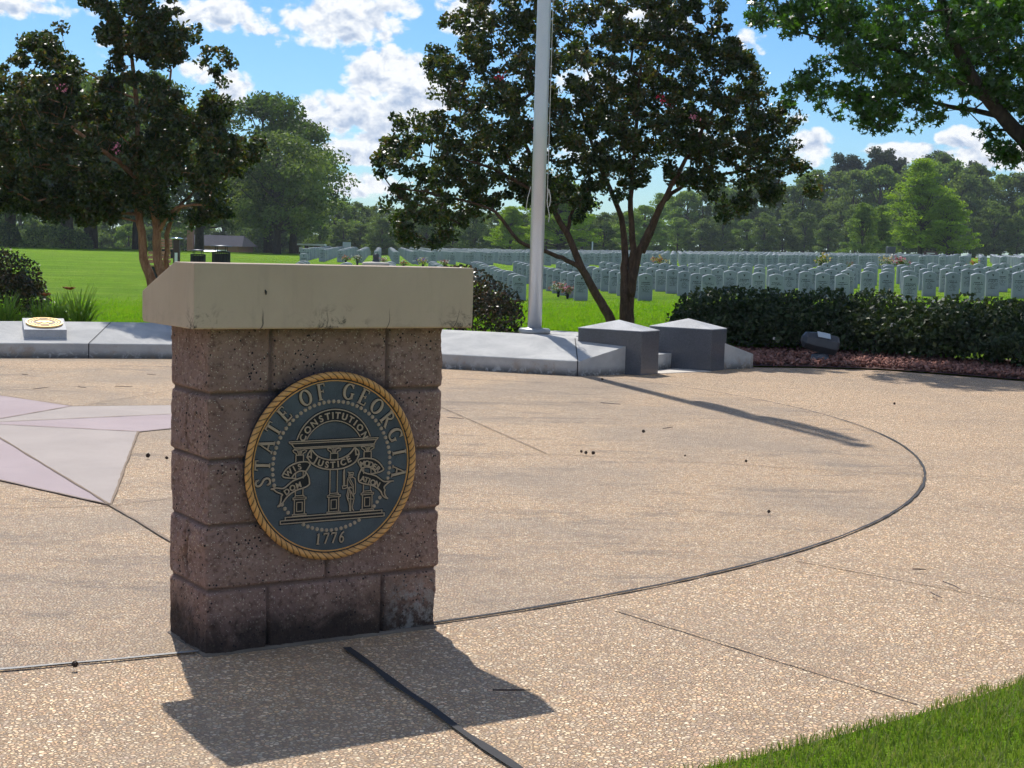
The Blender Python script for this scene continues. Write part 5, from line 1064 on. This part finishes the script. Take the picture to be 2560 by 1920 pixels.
# ---------------------------------------------------------------- trees farther away
def bgtree(kind,seed,Hh,R,leafm_,barkm,n,sz,trunk=.35,low=.25,parts=70,shape=0):
    """template: returns (trunk mesh, crown mesh) around the origin"""
    r=np.random.default_rng(seed); mb=MB(); C=[]
    for k in range(parts):
        a=r.uniform(0,6.28)
        if kind=='cone': t=r.random()**.8; z=low+(1-low)*t; rad=R*(1-t)**.6*r.uniform(.25,1.0)*(1+.35*math.sin(a*2.0+t*9))+.1; C.append((math.cos(a)*rad,math.sin(a)*rad,z*Hh))
        elif kind=='pine': t=r.random(); z=.66+.32*t; rad=R*.75*math.sin(math.pi*(.25+.7*t))*r.uniform(.2,1); C.append((math.cos(a)*rad,math.sin(a)*rad,z*Hh))
        else:
            t=r.random(); z=low+(1-low)*t; env=math.sin(math.pi*min(1,max(0.05,(.18+.80*t))))**.55; rad=R*env*math.sqrt(r.uniform(.10,1)); C.append((math.cos(a)*rad,math.sin(a)*rad,z*Hh*.96))
    C=np.array(C); mb.tube([(0,0,-.5),(r.normal()*.1,r.normal()*.1,Hh*low),(r.normal()*.3,r.normal()*.3,Hh*.6),(0,0,Hh*.86)],[trunk,trunk*.8,trunk*.45,.05],8)
    for c in C[::3]:
        s=np.array([0,0,max(Hh*low*.8,c[2]*.62)]); mb.tube([s,(s+c)/2+r.normal(size=3)*.2,c],[trunk*.28,trunk*.15,.03],5,False)
    per=n//parts; D=r.normal(size=(parts,per,3)); D/=np.linalg.norm(D,axis=2)[:,:,None]; rad=r.random((parts,per,1))**.4
    cr=R*(.30 if kind!='cone' else .22)*r.uniform(.6,1.25,(parts,1,1)); flat_=np.array([1,1,.62 if kind!='cone' else .4])
    P3=(C[:,None,:]+D*rad*cr*flat_).reshape(-1,3); cl=np.repeat(r.random(parts),per); V,F=leaves(r,P3,sz,'r',.45,.5)
    cme=mesh('crown',V,F,leafm_,False,{'rnd':('FACE',np.clip(r.random(len(P3))*.5+cl*.5,0,1))}); tme=mesh('trunk',mb.v,mb.f,barkm,True); return tme,cme
def plant(tm,x,Y,label,cat='tree',group=None,s=1.0,rz=None,name='tree',dz=0,sz=None):
    p=at(x,550,Y); z=Hf(p[0],Y)+dz; root=empty(name,(float(p[0]),Y,z),label=label,cat=cat,group=group)
    rzz=rs.uniform(0,6.28) if rz is None else rz; root.rotation_euler=(0,0,rzz); root.scale=(s,s,s if sz is None else sz)
    link('trunk',tm[0],root); link('crown',tm[1],root); return root
oakA=bgtree('round',1,11.5,5.2,'oak_pale','bark_oak',17000,.30,.42,.20,85); oakB=bgtree('round',2,12.5,5.0,'oak_leaf','bark_oak',16000,.30,.42,.24,80); oakC=bgtree('round',3,10.5,6.2,'oak_leaf','bark_oak',24000,.25,.45,.26,130)
def hsc(x,ytop,Y,H0): # scale so that the top reaches the given height in the picture
    p=at(x,ytop,Y); return (float(p[2])-Hf(p[0],Y))/H0
plant(oakA,598,104,'large rounded oak with pale green crown right of the left crape myrtle',group='big shade trees',s=hsc(600,283,104,11.3)*.98,name='oak',rz=.4)
plant(oakB,580,112,'taller oak standing behind the pale green one',group='big shade trees',s=hsc(585,212,112,12.2),name='oak',rz=2.0)
plant(oakB,632,116,'darker oak close behind the right side of the pale green one',group='big shade trees',s=hsc(640,265,116,12.2),name='oak',rz=4.0)
plant(oakC,145,103,'shade tree with a dark trunk at the left, left one of two',group='big shade trees',s=1.08,name='oak',rz=.3)
plant(oakC,197,106,'shade tree with a dark trunk at the left, right one of two',group='big shade trees',s=1.12,name='oak',rz=2.1)
plant(oakB,296,108,'shade tree seen behind the trunks of the left crape myrtle',group='big shade trees',s=.98,name='oak',rz=3.3)
plant(oakC,20,112,'shade tree at the far left behind the dark bush',group='big shade trees',s=1.05,name='oak',rz=4.7)
plant(oakB,430,118,'shade tree between the left crape myrtle and the pale oak',group='big shade trees',s=.9,name='oak',rz=5.3)
cyA=bgtree('cone',5,14,4.2,'cypress_leaf','bark_oak',26000,.22,.28,.14,260); cyB=bgtree('cone',6,9,3.6,'cypress_leaf','bark_oak',20000,.22,.25,.16,200); cyC=bgtree('cone',7,9,3.8,'forest_lite','bark_oak',14000,.22,.22,.05,150)
plant(cyA,1986,120,'tall bright green bald cypress at the right, before the forest',group='bald cypresses',s=hsc(1990,345,120,14)*1.35,sz=hsc(1990,345,120,14),name='bald_cypress')
plant(cyB,2046,118,'shorter bright green bald cypress right of the tall one',group='bald cypresses',s=hsc(2046,425,118,9)*1.2,sz=hsc(2046,425,118,9),name='bald_cypress')
plant(cyC,1862,124,'small slender pale conifer left of the tall cypress',group='bald cypresses',s=.50,name='conifer'); plant(cyC,1900,126,'second small pale conifer left of the tall cypress',group='bald cypresses',s=.48,name='conifer')
plant(cyB,1102,122,'bright green cypress seen left of the flagpole',group='bald cypresses',s=hsc(1100,452,122,9)*1.25,name='bald_cypress',sz=hsc(1100,448,122,9)); plant(cyB,1208,124,'bright green cypress seen right of the flagpole',group='bald cypresses',s=1.0,name='bald_cypress',sz=.70)
fo=[bgtree('round',10+k,14,4.0,['forest_leaf','forest_leaf','forest_lite','forest_leaf'][k],'bark_oak',9000,.42,.3,.08,80) for k in range(4)]
pin=bgtree('pine',20,19,4.0,'pine_leaf','bark_oak',6500,.36,.3,.6,46)
# forest wall: two staggered ranks of trees with uneven tops
tops=[(-40,420),(60,430),(160,425),(260,440),(360,440),(470,440),(560,440),(640,430),(700,428),(745,428),(800,445),(850,450),(900,445),(960,455),(1020,460),(1140,462),(1180,470),(1260,470),(1300,462),(1360,455),(1420,420),(1470,400),(1540,398),(1600,390),(1680,385),(1740,375),(1800,368),(1860,365),(1920,360),(1975,340),(2040,342),(2100,360),(2160,375),(2220,365),(2290,370),(2360,370)]
tx=[t[0] for t in tops]; ty=[t[1] for t in tops]
fl_=['dense dark forest tree in the wall of trees behind the headstones','rounded forest tree in the wall of trees behind the headstones','lighter green forest tree in the wall of trees behind the headstones','uneven forest tree in the wall of trees behind the headstones']
x=-70; k=0
while x<2330:
    right=x>1400; Y=(195 if right else 165)+rs.uniform(-8,14); yt=float(np.interp(x,tx,ty))+rs.uniform(-6,26)*(1 if right else .5)
    s=hsc(x,yt,Y,13.6); kk=[0,1,3,0,2,1][rs.randrange(6)] if not right else [0,1,2,3,2,3][rs.randrange(6)]
    plant(fo[kk],x,Y,fl_[kk],group='forest edge trees',s=max(s,.5),name='forest_tree',sz=s); x+=rs.uniform(22,36); k+=1
x=-60
while x<2330:   # lower front rank that hides the trunks
    right=x>1400; Y=(176 if right else 152)+rs.uniform(-5,5); yt=float(np.interp(x,tx,ty)); hz=545; yt=hz-(hz-yt)*rs.uniform(.38,.62); s=hsc(x,yt,Y,13.6); kk=rs.randrange(4)
    if not (400<x<640): plant(fo[kk],x,Y,fl_[kk].replace('forest tree','young forest tree'),group='forest edge trees',s=max(s*1.15,.42),name='forest_tree',sz=max(s,.3))
    x+=rs.uniform(36,60)
for x,yt in [(1805,335),(1832,338),(1885,322),(1912,326),(1935,345),(2000,338),(2018,330),(2095,352),(1660,352)]:
    plant(pin,x,208,'dark tufted pine rising above the forest top at the right',group='tall pines',s=hsc(x,yt,208,18.6),name='pine')
def bush(x,Y,w,h,label,seed):
    p=at(x,545,Y); r=np.random.default_rng(seed); g0=Hf(p[0],Y); n=2600; D=r.normal(size=(n,3)); D/=np.linalg.norm(D,axis=1)[:,None]; D[:,2]=np.abs(D[:,2]); base=(float(p[0]),Y,g0); root=empty('bush',base,label=label,cat='bush'); rr=(1-r.random(n)**2*.3)*(1+.15*fbm(D*3+seed,3,seed))
    crown_obj('foliage',r,np.stack([p[0]+D[:,0]*rr*w,Y+D[:,1]*rr*w*.8,g0+D[:,2]*rr*h],1),.16,'forest_leaf',root,base)
bush(122,100,2.4,1.5,'low wide dark bush below the left shade trees',3); bush(8,101,1.2,1.6,'dark reddish bush at the left photo edge on the lawn crest',4)
# house behind the trees
hx,hy=float(at(470,540,150)[0]),150.0; g0=Hf(hx,hy); root=empty('brick_house',(hx,hy,g0),label='low brick house with grey roof and brick chimney far behind the left trees',cat='house')
zr=float(at(470,508,150)[2])-g0; ze=float(at(470,530,150)[2])-g0
MB().box(-3.2,2.6,-3,5,0,ze-.002).build('walls','brick',root)
rf=MB().add([(-3.6,-3.5,ze-.05),(3.0,-3.5,ze-.05),(3.0,5.5,ze-.05),(-3.6,5.5,ze-.05),(-3.0,1,zr),(2.4,1,zr)],[(0,1,5,4),(1,2,5),(2,3,4,5),(3,0,4),(3,2,1,0)]).build('roof','roof',root)
mb=MB(); mb.box(-2.15,-1.6,-3.95,-3.3,0,zr+.25); mb.box(-2.2,-1.55,-4.0,-3.25,zr+.25,zr+.38); mb.build('chimney','brick',root)
for x in (-2.6,.4): f=MB().box(x,x+1.1,-3.03,-3.004,ze-1.5,ze-.4).build('window','white_paint',root); MB().box(x+.08,x+1.02,-3.045,-3.032,ze-1.42,ze-.48).build('pane','darkglass',f)
def car(x,Y,m,label,rz):
    p=at(x,545,Y); g0=Hf(p[0],Y); root=empty('parked_car',(float(p[0]),Y,g0),rz,label,'car')
    prof=[(-2.2,.35),(-2.25,.75),(-1.5,.9),(-.9,1.35),(.7,1.4),(1.4,.98),(2.15,.85),(2.25,.4)]
    def ex(pr,y0,y1): n=len(pr); return [(a,y0,b) for a,b in pr]+[(a,y1,b) for a,b in pr],[tuple(range(n)),tuple(range(2*n-1,n-1,-1))]+[(i,i+n,(i+1)%n+n,(i+1)%n) for i in range(n)]
    bevel(MB().add(*ex(prof,-.85,.85)).build('body',m,root),.08); gl=[(-1.3,.95),(-.82,1.3),(.62,1.34),(1.2,.98)]
    MB().add(*ex(gl,-.86,.86)).build('side_window','darkglass',root)
    for wx in (-1.35,1.4):
        for wy in (-.8,.8): mb=MB(); mb.tube([(wx,wy-.1,.33),(wx,wy+.1,.33)],.33,14); mb.build('wheel','tyre',root)
car(258,131,'carred','reddish parked car glinting between the left trees',1.57); car(452,128,'carwhite','white parked car in front of the brick house',1.57)
mb=MB(); mb.add([(-90,124,Hf(-60,124)+.02),(-8,117,Hf(-8,117)+.03),(-8,122,Hf(-8,122)+.03),(-90,131,Hf(-60,131)+.02)],[(0,1,2,3)])
# ---------------------------------------------------------------- the air
hz=MB().box(-470,470,-190,470,-6.5,31).build('haze',None); hz['kind']='stuff'; hz['label']='faint pale summer haze in the air'
hm=bpy.data.materials.new('haze'); hm.use_nodes=True; t=hm.node_tree; t.nodes.clear(); g=NG(t); o=g.n('ShaderNodeOutputMaterial')
v=g.n('ShaderNodeVolumePrincipled'); v.inputs['Color'].default_value=(.80,.88,1,1); v.inputs['Density'].default_value=HAZE; v.inputs['Anisotropy'].default_value=.35
t.links.new(v.outputs[0],o.inputs['Volume']); hz.data.materials.append(hm)
